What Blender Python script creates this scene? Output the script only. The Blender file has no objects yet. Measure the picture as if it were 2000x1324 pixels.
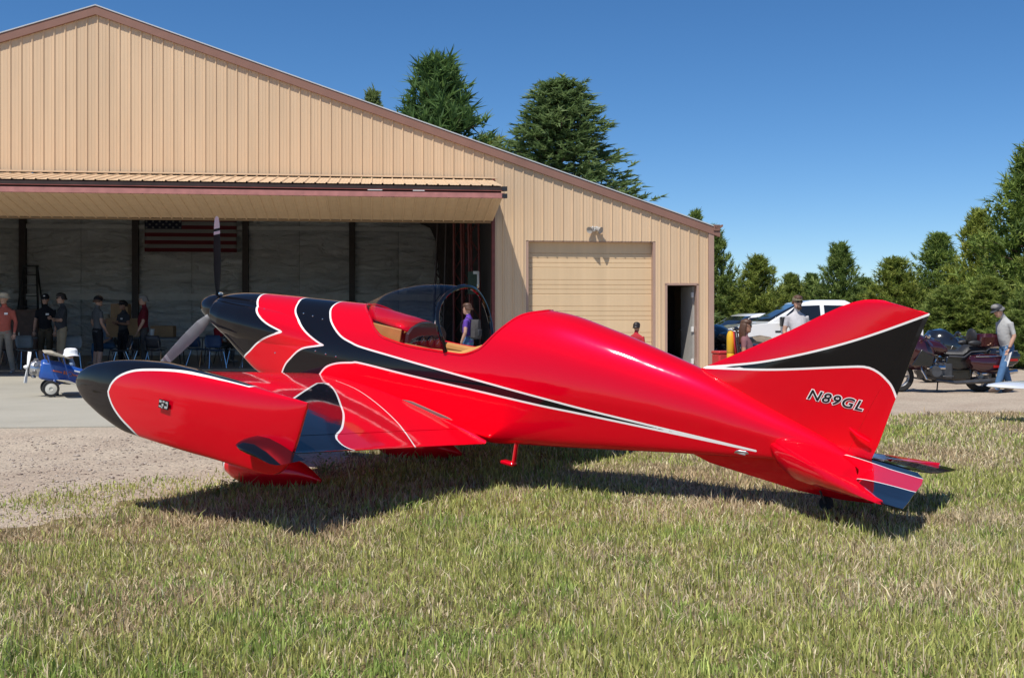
import bpy, bmesh, math, random
import numpy as np
from mathutils import Vector, Matrix, Quaternion

# ------------------------------------------------------------------ camera, sky, sun, exposure
scn = bpy.context.scene
COL = scn.collection
cd = bpy.data.cameras.new('camera'); cam = bpy.data.objects.new('camera', cd); COL.objects.link(cam)
cam.location = (0, 0, 1.25); cam.rotation_euler = (math.radians(90), 0, 0)
cd.sensor_width = 36; cd.lens = 39.6; cd.shift_y = -0.02; cd.clip_start = .05; cd.clip_end = 3000
scn.camera = cam
LIGHT = Vector((.28, .52, -1.0)).normalized()          # direction the sunlight travels
S = -LIGHT
wd = bpy.data.worlds.new('World'); scn.world = wd; wd.use_nodes = True
nt = wd.node_tree; bg = nt.nodes['Background']
sky = nt.nodes.new('ShaderNodeTexSky'); sky.sky_type = 'NISHITA'; sky.sun_disc = False
sky.sun_elevation = math.asin(S.z); sky.sun_rotation = math.atan2(S.x, S.y)
sky.altitude = 1600; sky.air_density = .92; sky.dust_density = 0.; sky.ozone_density = 6.0
hs = nt.nodes.new('ShaderNodeHueSaturation'); hs.inputs['Saturation'].default_value = 1.17
nt.links.new(sky.outputs[0], hs.inputs['Color']); nt.links.new(hs.outputs[0], bg.inputs[0]); bg.inputs[1].default_value = .098
sd_ = bpy.data.lights.new('sun', 'SUN'); sun = bpy.data.objects.new('sun', sd_); COL.objects.link(sun)
sd_.energy = 4.4; sd_.angle = math.radians(.53); sd_.color = (1, .955, .88)
sun.rotation_euler = LIGHT.to_track_quat('-Z', 'Y').to_euler(); sun.location = (-8, -16, 40)
scn.view_settings.view_transform = 'Standard'; scn.view_settings.look = 'None'
scn.view_settings.exposure = 0.22; scn.view_settings.gamma = 1.0; scn.view_settings.use_curve_mapping = False
scn.cycles.use_denoising = True
scn.cycles.max_bounces = 8; scn.cycles.transparent_max_bounces = 12
scn.cycles.sample_clamp_indirect = 8
rng = random.Random(7); NR = np.random.default_rng(11)

# ------------------------------------------------------------------ materials
MATS = {}
def mat(name, col, rough=.5, metal=0., var=.12, vscale=4., bump=0., bscale=40., coat=0., coords='Object', spec=.5, rvar=0.):
    if name in MATS: return MATS[name]
    m = bpy.data.materials.new(name); m.use_nodes = True; n = m.node_tree.nodes; l = m.node_tree.links
    b = n['Principled BSDF']; b.inputs['Roughness'].default_value = rough; b.inputs['Metallic'].default_value = metal
    b.inputs['Coat Weight'].default_value = coat; b.inputs['Coat Roughness'].default_value = .03
    b.inputs['Specular IOR Level'].default_value = spec
    tc = n.new('ShaderNodeTexCoord')
    no = n.new('ShaderNodeTexNoise'); no.inputs['Scale'].default_value = vscale; no.inputs['Detail'].default_value = 6
    l.new(tc.outputs[coords], no.inputs['Vector'])
    mr = n.new('ShaderNodeMapRange'); mr.inputs[1].default_value = .25; mr.inputs[2].default_value = .75
    mr.inputs[3].default_value = 1 - var; mr.inputs[4].default_value = 1 + var
    l.new(no.outputs['Fac'], mr.inputs[0])
    mx = n.new('ShaderNodeMix'); mx.data_type = 'RGBA'; mx.blend_type = 'MULTIPLY'; mx.inputs[0].default_value = 1
    mx.inputs[6].default_value = (*col, 1)
    l.new(mr.outputs[0], mx.inputs[7]); l.new(mx.outputs[2], b.inputs['Base Color'])
    if rvar:
        r2 = n.new('ShaderNodeMapRange'); r2.inputs[1].default_value = .3; r2.inputs[2].default_value = .7
        r2.inputs[3].default_value = max(rough - rvar, .02); r2.inputs[4].default_value = rough + rvar
        l.new(no.outputs['Fac'], r2.inputs[0]); l.new(r2.outputs[0], b.inputs['Roughness'])
    if bump:
        nb = n.new('ShaderNodeTexNoise'); nb.inputs['Scale'].default_value = bscale; nb.inputs['Detail'].default_value = 4
        l.new(tc.outputs[coords], nb.inputs['Vector'])
        bp = n.new('ShaderNodeBump'); bp.inputs['Strength'].default_value = bump; bp.inputs['Distance'].default_value = .02
        l.new(nb.outputs['Fac'], bp.inputs['Height']); l.new(bp.outputs[0], b.inputs['Normal'])
    MATS[name] = m; return m
def weathered(name, col, rough):
    """painted steel sheet: every sheet a slightly different tone, faint vertical streaks, dust rising from the ground"""
    m, n, l, b = new_nodes(name); tc = n.new('ShaderNodeTexCoord'); oi = n.new('ShaderNodeObjectInfo')
    mp = n.new('ShaderNodeMapping'); mp.inputs['Scale'].default_value = (5., 5., .35); l.new(tc.outputs['Object'], mp.inputs[0])
    t = noise(n, l, 1., 6, vec=mp.outputs[0], rough=.6); t2 = noise(n, l, .35, 4, vec=tc.outputs['Object'])
    a = n.new('ShaderNodeMapRange'); a.inputs[3].default_value = .965; a.inputs[4].default_value = 1.035; l.new(oi.outputs['Random'], a.inputs[0])
    c = n.new('ShaderNodeMapRange'); c.inputs[1].default_value = .3; c.inputs[2].default_value = .7; c.inputs[3].default_value = .93; c.inputs[4].default_value = 1.05; l.new(t.outputs['Fac'], c.inputs[0])
    d = n.new('ShaderNodeMapRange'); d.inputs[1].default_value = .3; d.inputs[2].default_value = .7; d.inputs[3].default_value = .96; d.inputs[4].default_value = 1.03; l.new(t2.outputs['Fac'], d.inputs[0])
    k = math_n(n, l, 'MULTIPLY', math_n(n, l, 'MULTIPLY', a.outputs[0], c.outputs[0]), d.outputs[0])
    l.new(mixc(n, l, 1., col, k, 'MULTIPLY'), b.inputs['Base Color']); b.inputs['Roughness'].default_value = rough
    bp = n.new('ShaderNodeBump'); bp.inputs['Strength'].default_value = .25; bp.inputs['Distance'].default_value = .03; l.new(t2.outputs['Fac'], bp.inputs['Height']); l.new(bp.outputs[0], b.inputs['Normal'])
    return m
def new_nodes(name):
    m = bpy.data.materials.new(name); m.use_nodes = True; MATS[name] = m
    return m, m.node_tree.nodes, m.node_tree.links, m.node_tree.nodes['Principled BSDF']
def ramp(n, l, src, stops):
    r = n.new('ShaderNodeValToRGB'); e = r.color_ramp.elements
    while len(e) < len(stops): e.new(.5)
    for i, (p, c) in enumerate(stops): e[i].position = p; e[i].color = (*c, 1)
    l.new(src, r.inputs[0]); return r
def noise(n, l, scale, detail=5, coords='Object', vec=None, rough=.5):
    t = n.new('ShaderNodeTexNoise'); t.inputs['Scale'].default_value = scale; t.inputs['Detail'].default_value = detail
    t.inputs['Roughness'].default_value = rough
    if vec is None:
        tc = n.new('ShaderNodeTexCoord'); vec = tc.outputs[coords]
    l.new(vec, t.inputs['Vector']); return t
def math_n(n, l, op, a, b=None):
    k = n.new('ShaderNodeMath'); k.operation = op
    for i, v in enumerate((a, b)):
        if v is None: continue
        if isinstance(v, (int, float)): k.inputs[i].default_value = v
        else: l.new(v, k.inputs[i])
    return k.outputs[0]
def mixc(n, l, fac, a, b, blend='MIX'):
    x = n.new('ShaderNodeMix'); x.data_type = 'RGBA'; x.blend_type = blend
    if isinstance(fac, (int, float)): x.inputs[0].default_value = fac
    else: l.new(fac, x.inputs[0])
    for i, v in ((6, a), (7, b)):
        if isinstance(v, tuple): x.inputs[i].default_value = (*v, 1)
        else: l.new(v, x.inputs[i])
    return x.outputs[2]

# ------------------------------------------------------------------ mesh helpers
class MB:
    def __init__(s): s.v = []; s.f = []; s.m = []
    def add(s, vs, fs, mi=0):
        o = len(s.v); s.v += [tuple(p) for p in vs]; s.f += [tuple(i + o for i in f) for f in fs]; s.m += [mi] * len(fs); return s
    def box(s, c, d, rot=None, mi=0, taper=None):
        hx, hy, hz = d[0] / 2, d[1] / 2, d[2] / 2; t = taper or (1, 1)
        vs = [Vector((x * (t[0] if z > 0 else 1), y * (t[1] if z > 0 else 1), z)) for x in (-hx, hx) for y in (-hy, hy) for z in (-hz, hz)]
        if rot is not None:
            from mathutils import Euler
            R = Euler(rot).to_matrix(); vs = [R @ p for p in vs]
        vs = [p + Vector(c) for p in vs]
        return s.add(vs, [(0, 1, 3, 2), (4, 6, 7, 5), (0, 4, 5, 1), (2, 3, 7, 6), (0, 2, 6, 4), (1, 5, 7, 3)], mi)
    def loft(s, rings, cap=True, mi=0, closed=True):
        n = len(rings[0]); vs = [p for r in rings for p in r]; fs = []
        for i in range(len(rings) - 1):
            for j in range(n if closed else n - 1):
                k = (j + 1) % n
                fs.append((i * n + j, i * n + k, (i + 1) * n + k, (i + 1) * n + j))
        if cap and closed:
            fs.append(tuple(range(n))[::-1]); fs.append(tuple((len(rings) - 1) * n + j for j in range(n)))
        return s.add(vs, fs, mi)
    def tube(s, pts, r, seg=8, mi=0, cap=True, flat=1.0):
        P = [Vector(p) for p in pts]; rs = r if isinstance(r, (list, tuple)) else [r] * len(P)
        rings = []; prev = None
        for i, p in enumerate(P):
            t = (P[min(i + 1, len(P) - 1)] - P[max(i - 1, 0)]).normalized()
            if prev is None:
                a = Vector((0, 0, 1)) if abs(t.z) < .9 else Vector((1, 0, 0)); u = t.cross(a).normalized()
            else:
                u = (prev - t * prev.dot(t)).normalized()
            prev = u; w = t.cross(u)
            rings.append([p + (u * math.cos(q) + w * math.sin(q) * flat) * rs[i] for q in (2 * math.pi * k / seg for k in range(seg))])
        return s.loft(rings, cap, mi)
    def lathe(s, prof, c=(0, 0, 0), axis='z', seg=16, mi=0, cap=True, squash=1.0):
        rings = []
        for r, h in prof:
            ring = []
            for k in range(seg):
                q = 2 * math.pi * k / seg; a, b = r * math.cos(q), r * math.sin(q) * squash
                p = {'z': (a, b, h), 'x': (h, a, b), 'y': (b, h, a)}[axis]
                ring.append((p[0] + c[0], p[1] + c[1], p[2] + c[2]))
            rings.append(ring)
        return s.loft(rings, cap, mi)
    def ell(s, c, r, seg=14, rings=9, mi=0, rot=None):
        R = rot.to_matrix() if rot is not None else None
        rr = []
        for i in range(rings + 1):
            a = math.pi * (i + .02 if i == 0 else (i - .02 if i == rings else i)) / rings
            row = []
            for k in range(seg):
                q = 2 * math.pi * k / seg
                p = Vector((r[0] * math.sin(a) * math.cos(q), r[1] * math.sin(a) * math.sin(q), -r[2] * math.cos(a)))
                if R is not None: p = R @ p
                row.append(p + Vector(c))
            rr.append(row)
        return s.loft(rr, True, mi)
    def prism(s, poly, a, b, axis='y', mi=0):
        def P(u, v, h): return {'y': (u, h, v), 'x': (h, u, v), 'z': (u, v, h)}[axis]
        return s.loft([[P(u, v, a) for u, v in poly], [P(u, v, b) for u, v in poly]], True, mi)
    def build(s, name, mats, parent=None, smooth=True, ang=35, bevel=0, bseg=2, loc=None, rot=None, solid=0, fix=True):
        me = bpy.data.meshes.new(name); me.from_pydata(s.v, [], s.f)
        mats = mats if isinstance(mats, (list, tuple)) else [mats]
        for m in mats: me.materials.append(m)
        if any(s.m): me.polygons.foreach_set('material_index', s.m)
        if fix:
            bm = bmesh.new(); bm.from_mesh(me); bmesh.ops.recalc_face_normals(bm, faces=bm.faces); bm.to_mesh(me); bm.free()
        if smooth:
            me.polygons.foreach_set('use_smooth', [True] * len(me.polygons)); me.set_sharp_from_angle(angle=math.radians(ang))
        me.update()
        o = bpy.data.objects.new(name, me); COL.objects.link(o)
        if parent is not None: o.parent = parent
        if loc is not None: o.location = loc
        if rot is not None: o.rotation_euler = rot
        if bevel:
            bv = o.modifiers.new('bevel', 'BEVEL'); bv.width = bevel; bv.segments = bseg; bv.limit_method = 'ANGLE'; bv.angle_limit = math.radians(40)
        if solid:
            so = o.modifiers.new('solid', 'SOLIDIFY'); so.thickness = solid; so.offset = 0
        return o
def tag(o, label=None, cat=None, group=None, kind=None):
    if label: o['label'] = label
    if cat: o['category'] = cat
    if group: o['group'] = group
    if kind: o['kind'] = kind
    return o
def thing(name, label, cat, loc=(0, 0, 0), rz=0, group=None):
    e = bpy.data.objects.new(name, None); e.empty_display_size = .2; COL.objects.link(e)
    e.location = loc; e.rotation_euler = (0, 0, rz)
    return tag(e, label, cat, group)
def np_mesh(name, V, Fc, k, mats, parent=None, attrs=None, smooth=False, mi=None):
    """fast mesh from numpy arrays; Fc is (nf,k)"""
    me = bpy.data.meshes.new(name); nv, nf = len(V), len(Fc)
    me.vertices.add(nv); me.vertices.foreach_set('co', np.asarray(V, np.float32).ravel())
    me.loops.add(nf * k); me.loops.foreach_set('vertex_index', np.asarray(Fc, np.int32).ravel())
    me.polygons.add(nf); me.polygons.foreach_set('loop_start', np.arange(0, nf * k, k, dtype=np.int32))
    for m in (mats if isinstance(mats, (list, tuple)) else [mats]): me.materials.append(m)
    if mi is not None: me.polygons.foreach_set('material_index', np.asarray(mi, np.int32))
    me.update(calc_edges=True)
    for nm, typ, arr in (attrs or []):
        a = me.attributes.new(nm, typ, 'POINT'); a.data.foreach_set('color' if typ == 'FLOAT_COLOR' else 'value', np.asarray(arr, np.float32).ravel())
    if smooth: me.polygons.foreach_set('use_smooth', np.ones(nf, bool))
    o = bpy.data.objects.new(name, me); COL.objects.link(o)
    if parent is not None: o.parent = parent
    return o
def kids(o): return [c for c in bpy.data.objects if c.parent == o]
def copy_tree(o, parent=None):
    c = o.copy(); COL.objects.link(c); c.parent = parent
    for ch in list(o.children): copy_tree(ch, c)
    return c
def ss(x, a, b):
    t = np.clip((np.asarray(x, float) - a) / (b - a), 0, 1); return t * t * (3 - 2 * t)
def lerp(a, b, t): return a + (b - a) * t

# ------------------------------------------------------------------ ground
def G(x, y):
    """height of the ground: level under the airplane and hangar, falling a little to the right"""
    x = np.asarray(x, float); y = np.asarray(y, float)
    h = -.22 * ss(x, 1.5, 8.) * ss(y, 10., 20.)
    h = h + .012 * np.sin(x * 1.7 + y * .9) * np.sin(y * 1.3 - x * .6) * ss(y, -5, 3) * (1 - ss(y, 11, 13))
    h = h - .095 * (1 - ss(y, 10.6, 13.2))
    return h
LAWN_EDGE = [(-9., 4.6), (-5.4, 6.1), (-3.3, 7.25), (-2.39, 8.75), (-1.95, 9.6), (-1.55, 11.2), (-.6, 11.8), (1.6, 13.), (5.1, 15.4), (8.5, 17.6), (14., 21.)]
def lawn_sd(x, y):
    """metres inside the lawn (negative outside)"""
    x = np.asarray(x, float); y = np.asarray(y, float)
    P = np.array(LAWN_EDGE); best = np.full(x.shape, 1e9); sgn = np.ones(x.shape)
    for i in range(len(P) - 1):
        a, b = P[i], P[i + 1]; d = b - a; t = np.clip(((x - a[0]) * d[0] + (y - a[1]) * d[1]) / (d @ d), 0, 1)
        ex, ey = x - a[0] - t * d[0], y - a[1] - t * d[1]; q = np.hypot(ex, ey)
        cr = d[0] * (y - a[1]) - d[1] * (x - a[0])
        m = q < best; best = np.where(m, q, best); sgn = np.where(m, np.where(cr < 0, 1., -1.), sgn)
    return best * sgn
def grid_sheet(name, xs, ys, zf, m, **kw):
    X, Y = np.meshgrid(xs, ys); Z = zf(X, Y); nx, ny = len(xs), len(ys)
    V = np.stack([X, Y, Z], -1).reshape(-1, 3); idx = np.arange(nx * ny).reshape(ny, nx)
    Fc = np.stack([idx[:-1, :-1], idx[:-1, 1:], idx[1:, 1:], idx[1:, :-1]], -1).reshape(-1, 4)
    return np_mesh(name, V, Fc, 4, m, smooth=True, **kw)
def gravel_mat():
    m, n, l, b = new_nodes('gravel'); tc = n.new('ShaderNodeTexCoord'); v = tc.outputs['Object']
    vo = n.new('ShaderNodeTexVoronoi'); vo.inputs['Scale'].default_value = 52; l.new(v, vo.inputs['Vector'])
    n1 = noise(n, l, 1.1, 6, vec=v); n2 = noise(n, l, 60, 3, vec=v)
    c1 = ramp(n, l, n2.outputs['Fac'], [(.3, (.36, .305, .247)), (.5, (.425, .365, .30)), (.72, (.50, .432, .358))])
    sep = n.new('ShaderNodeSeparateColor'); l.new(vo.outputs['Color'], sep.inputs[0])
    c2 = ramp(n, l, sep.outputs[0], [(0, (.66, .66, .66)), (.6, (.98, .96, .94)), (1, (1.25, 1.22, 1.18))])
    c3 = mixc(n, l, .75, c1.outputs[0], c2.outputs[0], 'MULTIPLY')
    c4 = ramp(n, l, n1.outputs['Fac'], [(.3, (.86, .8, .76)), (.55, (1., .97, .93)), (.75, (1.1, 1.08, 1.02))])
    c5 = mixc(n, l, 1., c3, c4.outputs[0], 'MULTIPLY'); l.new(c5, b.inputs['Base Color'])
    b.inputs['Roughness'].default_value = .95; b.inputs['Specular IOR Level'].default_value = .2
    bp = n.new('ShaderNodeBump'); bp.inputs['Strength'].default_value = .35; bp.inputs['Distance'].default_value = .012
    l.new(vo.outputs['Distance'], bp.inputs['Height']); bp.invert = True; l.new(bp.outputs[0], b.inputs['Normal'])
    return m
xs = np.unique(np.concatenate([np.linspace(-900, -40, 12), np.linspace(-40, -12, 15), np.arange(-12, 14, .4), np.linspace(14, 50, 18), np.linspace(50, 900, 12)]))
ys = np.unique(np.concatenate([np.linspace(-700, -20, 10), np.linspace(-20, 2, 10), np.arange(2, 30, .4), np.linspace(30, 70, 16), np.linspace(70, 1500, 14)]))
tag(grid_sheet('ground', xs, ys, lambda x, y: G(x, y), gravel_mat()), kind='structure')
def soil_mat():
    m, n, l, b = new_nodes('lawn_soil'); tc = n.new('ShaderNodeTexCoord'); v = tc.outputs['Object']
    n1 = noise(n, l, 2.2, 6, vec=v); n2 = noise(n, l, 90, 4, vec=v)
    c1 = ramp(n, l, n1.outputs['Fac'], [(.3, (.15, .135, .06)), (.5, (.25, .2, .11)), (.7, (.36, .29, .19))])
    c2 = ramp(n, l, n2.outputs['Fac'], [(.3, (.5, .5, .45)), (.7, (1.3, 1.25, 1.1))])
    l.new(mixc(n, l, 1., c1.outputs[0], c2.outputs[0], 'MULTIPLY'), b.inputs['Base Color']); b.inputs['Roughness'].default_value = 1
    b.inputs['Specular IOR Level'].default_value = .1
    bp = n.new('ShaderNodeBump'); bp.inputs['Strength'].default_value = .8; bp.inputs['Distance'].default_value = .03
    l.new(n2.outputs['Fac'], bp.inputs['Height']); l.new(bp.outputs[0], b.inputs['Normal']); return m
# the lawn sheet: a little above the gravel, its edge sinking under it
lx = np.unique(np.concatenate([np.linspace(-60, -10, 12), np.arange(-10, 14, .18), np.linspace(14, 70, 14)]))
ly = np.unique(np.concatenate([np.linspace(-80, 2, 14), np.arange(2, 22, .18)]))
def lawn_z(x, y):
    s = lawn_sd(x, y) + .18 * np.sin(x * 5.1) * np.sin(y * 4.3) + .1 * np.sin(x * 11 + y * 7)
    return G(x, y) + np.clip(s, -.5, 1.) * .022
def lawn_top(x, y): return np.maximum(G(x, y), lawn_z(x, y))
tag(grid_sheet('lawn', lx, ly, lawn_z, soil_mat()), kind='structure')
def concrete_mat():
    m, n, l, b = new_nodes('concrete'); tc = n.new('ShaderNodeTexCoord'); v = tc.outputs['Object']
    n1 = noise(n, l, .5, 8, vec=v, rough=.6); n2 = noise(n, l, 70, 3, vec=v)
    c1 = ramp(n, l, n1.outputs['Fac'], [(.3, (.32, .297, .243)), (.5, (.375, .35, .288)), (.7, (.41, .382, .318))])
    c2 = ramp(n, l, n2.outputs['Fac'], [(.3, (.88, .88, .88)), (.7, (1.08, 1.08, 1.08))])
    l.new(mixc(n, l, 1., c1.outputs[0], c2.outputs[0], 'MULTIPLY'), b.inputs['Base Color']); b.inputs['Roughness'].default_value = .85; return m
MB().add([(-23, 10.8, .012), (3.6, 13.95, .012), (3.6, 26.6, .012), (-23, 23.4, .012), (-23, 10.8, -.2), (3.6, 13.95, -.2), (3.6, 26.6, -.2), (-23, 23.4, -.2)],
         [(0, 1, 2, 3), (0, 4, 5, 1), (1, 5, 6, 2), (2, 6, 7, 3), (3, 7, 4, 0)]).build('concrete_apron', concrete_mat(), smooth=False)
tag(bpy.data.objects['concrete_apron'], kind='structure')

# ------------------------------------------------------------------ hangar
TAN = weathered('tan_steel_siding', (.665, .475, .30), .42)
TAN2 = weathered('tan_door_steel', (.69, .495, .295), .45)
BROWN = mat('brown_steel_trim', (.25, .135, .105), .65, 0, .08, 3., spec=.25)
JAMB = mat('jamb_brown_trim', (.40, .26, .20), .45, 0, .06, 3.)
REDPR = mat('red_oxide_frame', (.16, .035, .03), .55, 0, .3, 5.)
REDPK = mat('faded_red_frame', (.42, .17, .15), .6, 0, .2, 6.)
GALV = mat('pale_roof_steel', (.62, .62, .6), .35, .3, .05, 2.)
WHITEP = mat('white_paint', (.78, .78, .76), .4, 0, .04, 4.)
STEEL_D = mat('dark_steel', (.045, .03, .028), .5, 0, .3, 5.)
BLACKP = mat('black_plastic', (.018, .018, .02), .45, 0, .2, 6.)
FLOOR = mat('hangar_floor_concrete', (.30, .285, .26), .5, 0, .2, 1.)
def vinyl_mat():
    m, n, l, b = new_nodes('white_vinyl_insulation'); tc = n.new('ShaderNodeTexCoord')
    mp = n.new('ShaderNodeMapping'); mp.inputs['Scale'].default_value = (.9, 1., 3.0); mp.inputs['Rotation'].default_value = (0, .16, 0); l.new(tc.outputs['Object'], mp.inputs[0])
    t = noise(n, l, 1.5, 5, vec=mp.outputs[0], rough=.55); t.inputs['Distortion'].default_value = 1.4
    b.inputs['Base Color'].default_value = (.72, .73, .73, 1); b.inputs['Roughness'].default_value = .2; b.inputs['Specular IOR Level'].default_value = .9
    bp = n.new('ShaderNodeBump'); bp.inputs['Strength'].default_value = 1.; bp.inputs['Distance'].default_value = .30
    l.new(t.outputs['Fac'], bp.inputs['Height']); l.new(bp.outputs[0], b.inputs['Normal']); return m
VINYL = vinyl_mat()
HU = math.atan(.12)
hangar = thing('hangar', 'large tan metal hangar with open folding door and brown roof trim', 'hangar', (0, 25.7, 0), HU)
RIB = .2286
PROF = [(0, 0), (.0137, .024), (.031, .024), (.045, 0), (.1, 0), (.105, .004), (.115, .004), (.12, 0), (.17, 0), (.175, .004), (.185, .004), (.19, 0)]
def prof_pts(u0, u1, phase=0.):
    out = [(u0, 0.)]; k = math.floor((u0 - phase) / RIB) - 1
    while phase + k * RIB < u1 + RIB:
        for a, h in PROF:
            u = phase + k * RIB + a
            if u0 < u < u1: out.append((u, h))
        k += 1
    out.append((u1, 0.)); return out
def gable(u): return 7.9 - .337 * abs(u + 9.15)
OPEN = [(-17.9, -.45, 4.43), (.32, 3.35, 3.03), (3.58, 4.37, 2.05)]
def lo(u):
    for a, b, h in OPEN:
        if a < u < b: return h
    return -.35
def siding(u0, u1, parent):
    cuts = sorted({e for a, b, _ in OPEN for e in (a, b) if u0 < e < u1} | ({-9.15} if u0 < -9.15 < u1 else set()))
    P = prof_pts(u0, u1, -.45)
    for c in cuts: P.append((c, 0.))
    P.sort(); mb = MB()
    for (a, ha), (b, hb) in zip(P, P[1:]):
        if b - a < 1e-5: continue
        z = lo((a + b) / 2)
        mb.add([(a, -ha, z), (b, -hb, z), (b, -hb, gable(b)), (a, -ha, gable(a))], [(0, 1, 2, 3)])
    return mb.build('siding_panel', TAN, parent, smooth=False, fix=False)
k = 0; u = -22.9
edges = [-.45 + .9144 * i for i in range(-25, 6)]
edges = [e for e in edges if -22.85 < e < 4.5]
for a, b in zip([-22.9] + edges, edges + [4.6]): siding(a, b, hangar)
# trim
for sgn, ue in ((1, 4.87), (-1, -23.2)):
    mb = MB(); u0 = -9.15; z0, z1 = gable(u0), 7.9 - .337 * abs(ue + 9.15)
    mb.add([(u0, -.075, z0 - .03), (ue, -.075, z1 - .03), (ue, -.075, z1 + .155), (u0, -.075, z0 + .155),
            (u0, .05, z0 - .03), (ue, .05, z1 - .03), (ue, .05, z1 + .155), (u0, .05, z0 + .155)],
           [(0, 1, 2, 3), (4, 7, 6, 5), (0, 4, 5, 1), (3, 2, 6, 7), (1, 5, 6, 2)])
    mb.build('rake_trim', BROWN, hangar, smooth=False)
    mr = MB(); a, b = (u0, ue)
    mr.add([(a, -.09, z0 + .16), (b, -.09, z1 + .16), (b, 13.7, z1 + .16), (a, 13.7, z0 + .16), (a, -.09, z0 + .185), (b, -.09, z1 + .185), (b, 13.7, z1 + .185), (a, 13.7, z0 + .185)],
           [(0, 1, 2, 3), (4, 7, 6, 5), (0, 4, 5, 1), (1, 5, 6, 2), (2, 6, 7, 3)])
    mr.build('roof', GALV, hangar, smooth=False)
MB().box((4.665, .0, 1.46), (.13, .12, 3.62)).build('corner_trim', JAMB, hangar, smooth=False, bevel=.006)
MB().box((4.78, 6.8, 3.36), (.14, 13.8, .13)).build('eave_gutter', BROWN, hangar, smooth=False)
MB().prism([(4.74, 3.31), (4.93, 3.38), (4.93, 3.43), (4.74, 3.40)], -.10, .0).build('gutter_end', BROWN, hangar, smooth=False)
# side walls, back wall, partition
MB().box((4.70, 6.85, 1.4), (.06, 13.5, 3.9)).build('side_wall', TAN, hangar, smooth=False)
MB().box((-22.95, 6.85, 1.4), (.06, 13.5, 3.9)).build('side_wall', TAN, hangar, smooth=False)
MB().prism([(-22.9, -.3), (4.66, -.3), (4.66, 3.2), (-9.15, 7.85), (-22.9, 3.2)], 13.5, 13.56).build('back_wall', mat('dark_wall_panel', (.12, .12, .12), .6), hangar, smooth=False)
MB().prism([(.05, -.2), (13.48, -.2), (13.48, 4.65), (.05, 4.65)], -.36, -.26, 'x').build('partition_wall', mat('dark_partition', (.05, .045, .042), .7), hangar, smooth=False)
tag(MB().box((-9.1, 6.75, -.09), (27.3, 13.4, .22)).build('hangar_floor', FLOOR, smooth=False, loc=(0, 25.7, 0), rot=(0, 0, HU)), kind='structure')
# vinyl insulation on the back wall between the columns
cu = [-18.3, -14.65, -11.05, -7.46, -3.9, -.75]
def top_in(u): return gable(u) - .1
FT = NR.random((64, 64))
def vn(x, y):
    xi, yi = math.floor(x), math.floor(y); fx, fy = x - xi, y - yi; fx = fx * fx * (3 - 2 * fx); fy = fy * fy * (3 - 2 * fy)
    a, b, c, d = FT[xi % 64, yi % 64], FT[(xi + 1) % 64, yi % 64], FT[xi % 64, (yi + 1) % 64], FT[(xi + 1) % 64, (yi + 1) % 64]
    return lerp(lerp(a, b, fx), lerp(c, d, fx), fy)
def fold(x, z):
    """sagging folds of the loose vinyl, tighter above and below the girt"""
    r = 0.
    for s, ax, az, tilt, am in ((1, .55, 2.3, .25, .05), (2, .9, 3.6, -.2, .035), (3, 1.5, 6.2, .3, .018)):
        v = vn(x * ax + s * 7.3 + z * tilt, z * az + x * tilt + s * 3.1); r += am * (1 - abs(2 * v - 1)) ** 2.5
    return r * (2.4 if z < 3.6 else 1.2)
for a, b in zip([-22.8] + cu, cu + [-.37]):
    for s0, s1 in ((a, (a + b) / 2 - .004), ((a + b) / 2 + .004, b)):
        mb = MB(); nx, nz = 30, 84; vs = []; fs = []
        for j in range(nz + 1):
            for i in range(nx + 1):
                x = lerp(s0, s1, i / nx); z = lerp(.0, top_in(x), j / nz)
                e = abs(math.sin(math.pi * i / nx)) ** .5 * (.03 + fold(x, z))
                vs.append((x, 13.46 - e, z))
        for j in range(nz):
            for i in range(nx): q = j * (nx + 1) + i; fs.append((q, q + 1, q + nx + 2, q + nx + 1))
        mb.add(vs, fs); mb.build('insulation_panel', VINYL, hangar, fix=False)
for c in cu[:-1]:
    MB().box((c, 13.28, 3.2), (.20, .22, 6.6)).build('column', STEEL_D, hangar, smooth=False)
    MB().prism([(c - .1, 5.6), (c + .1, 5.6), (c + .1, 5.9), (c - .5, 6.6), (c - .6, 6.6)], 13.1, 13.3).build('column_knee', STEEL_D, hangar, smooth=False)
MB().prism([(-.72, 0), (-.45, 0), (-.45, 4.75), (-2.1, 4.75), (-1.25, 4.35), (-1.05, 3.9)], 12.9, 13.2).build('column', STEEL_D, hangar, smooth=False)
for z, h, mt in ((1.97, .2, WHITEP), (4.3, .14, VINYL)):
    MB().box((-11.6, 13.30, z), (22.3, .05, h)).build('wall_girt', mat('pale_girt', (.62, .62, .6), .5), hangar, smooth=False)
# opening jamb and header
MB().box((-.43, .06, 2.05), (.07, .2, 4.76)).build('opening_jamb', REDPR, hangar, smooth=False)
MB().box((-9.15, .13, 4.50), (17.5, .2, .12)).build('opening_header', REDPR, hangar, smooth=False)
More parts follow.
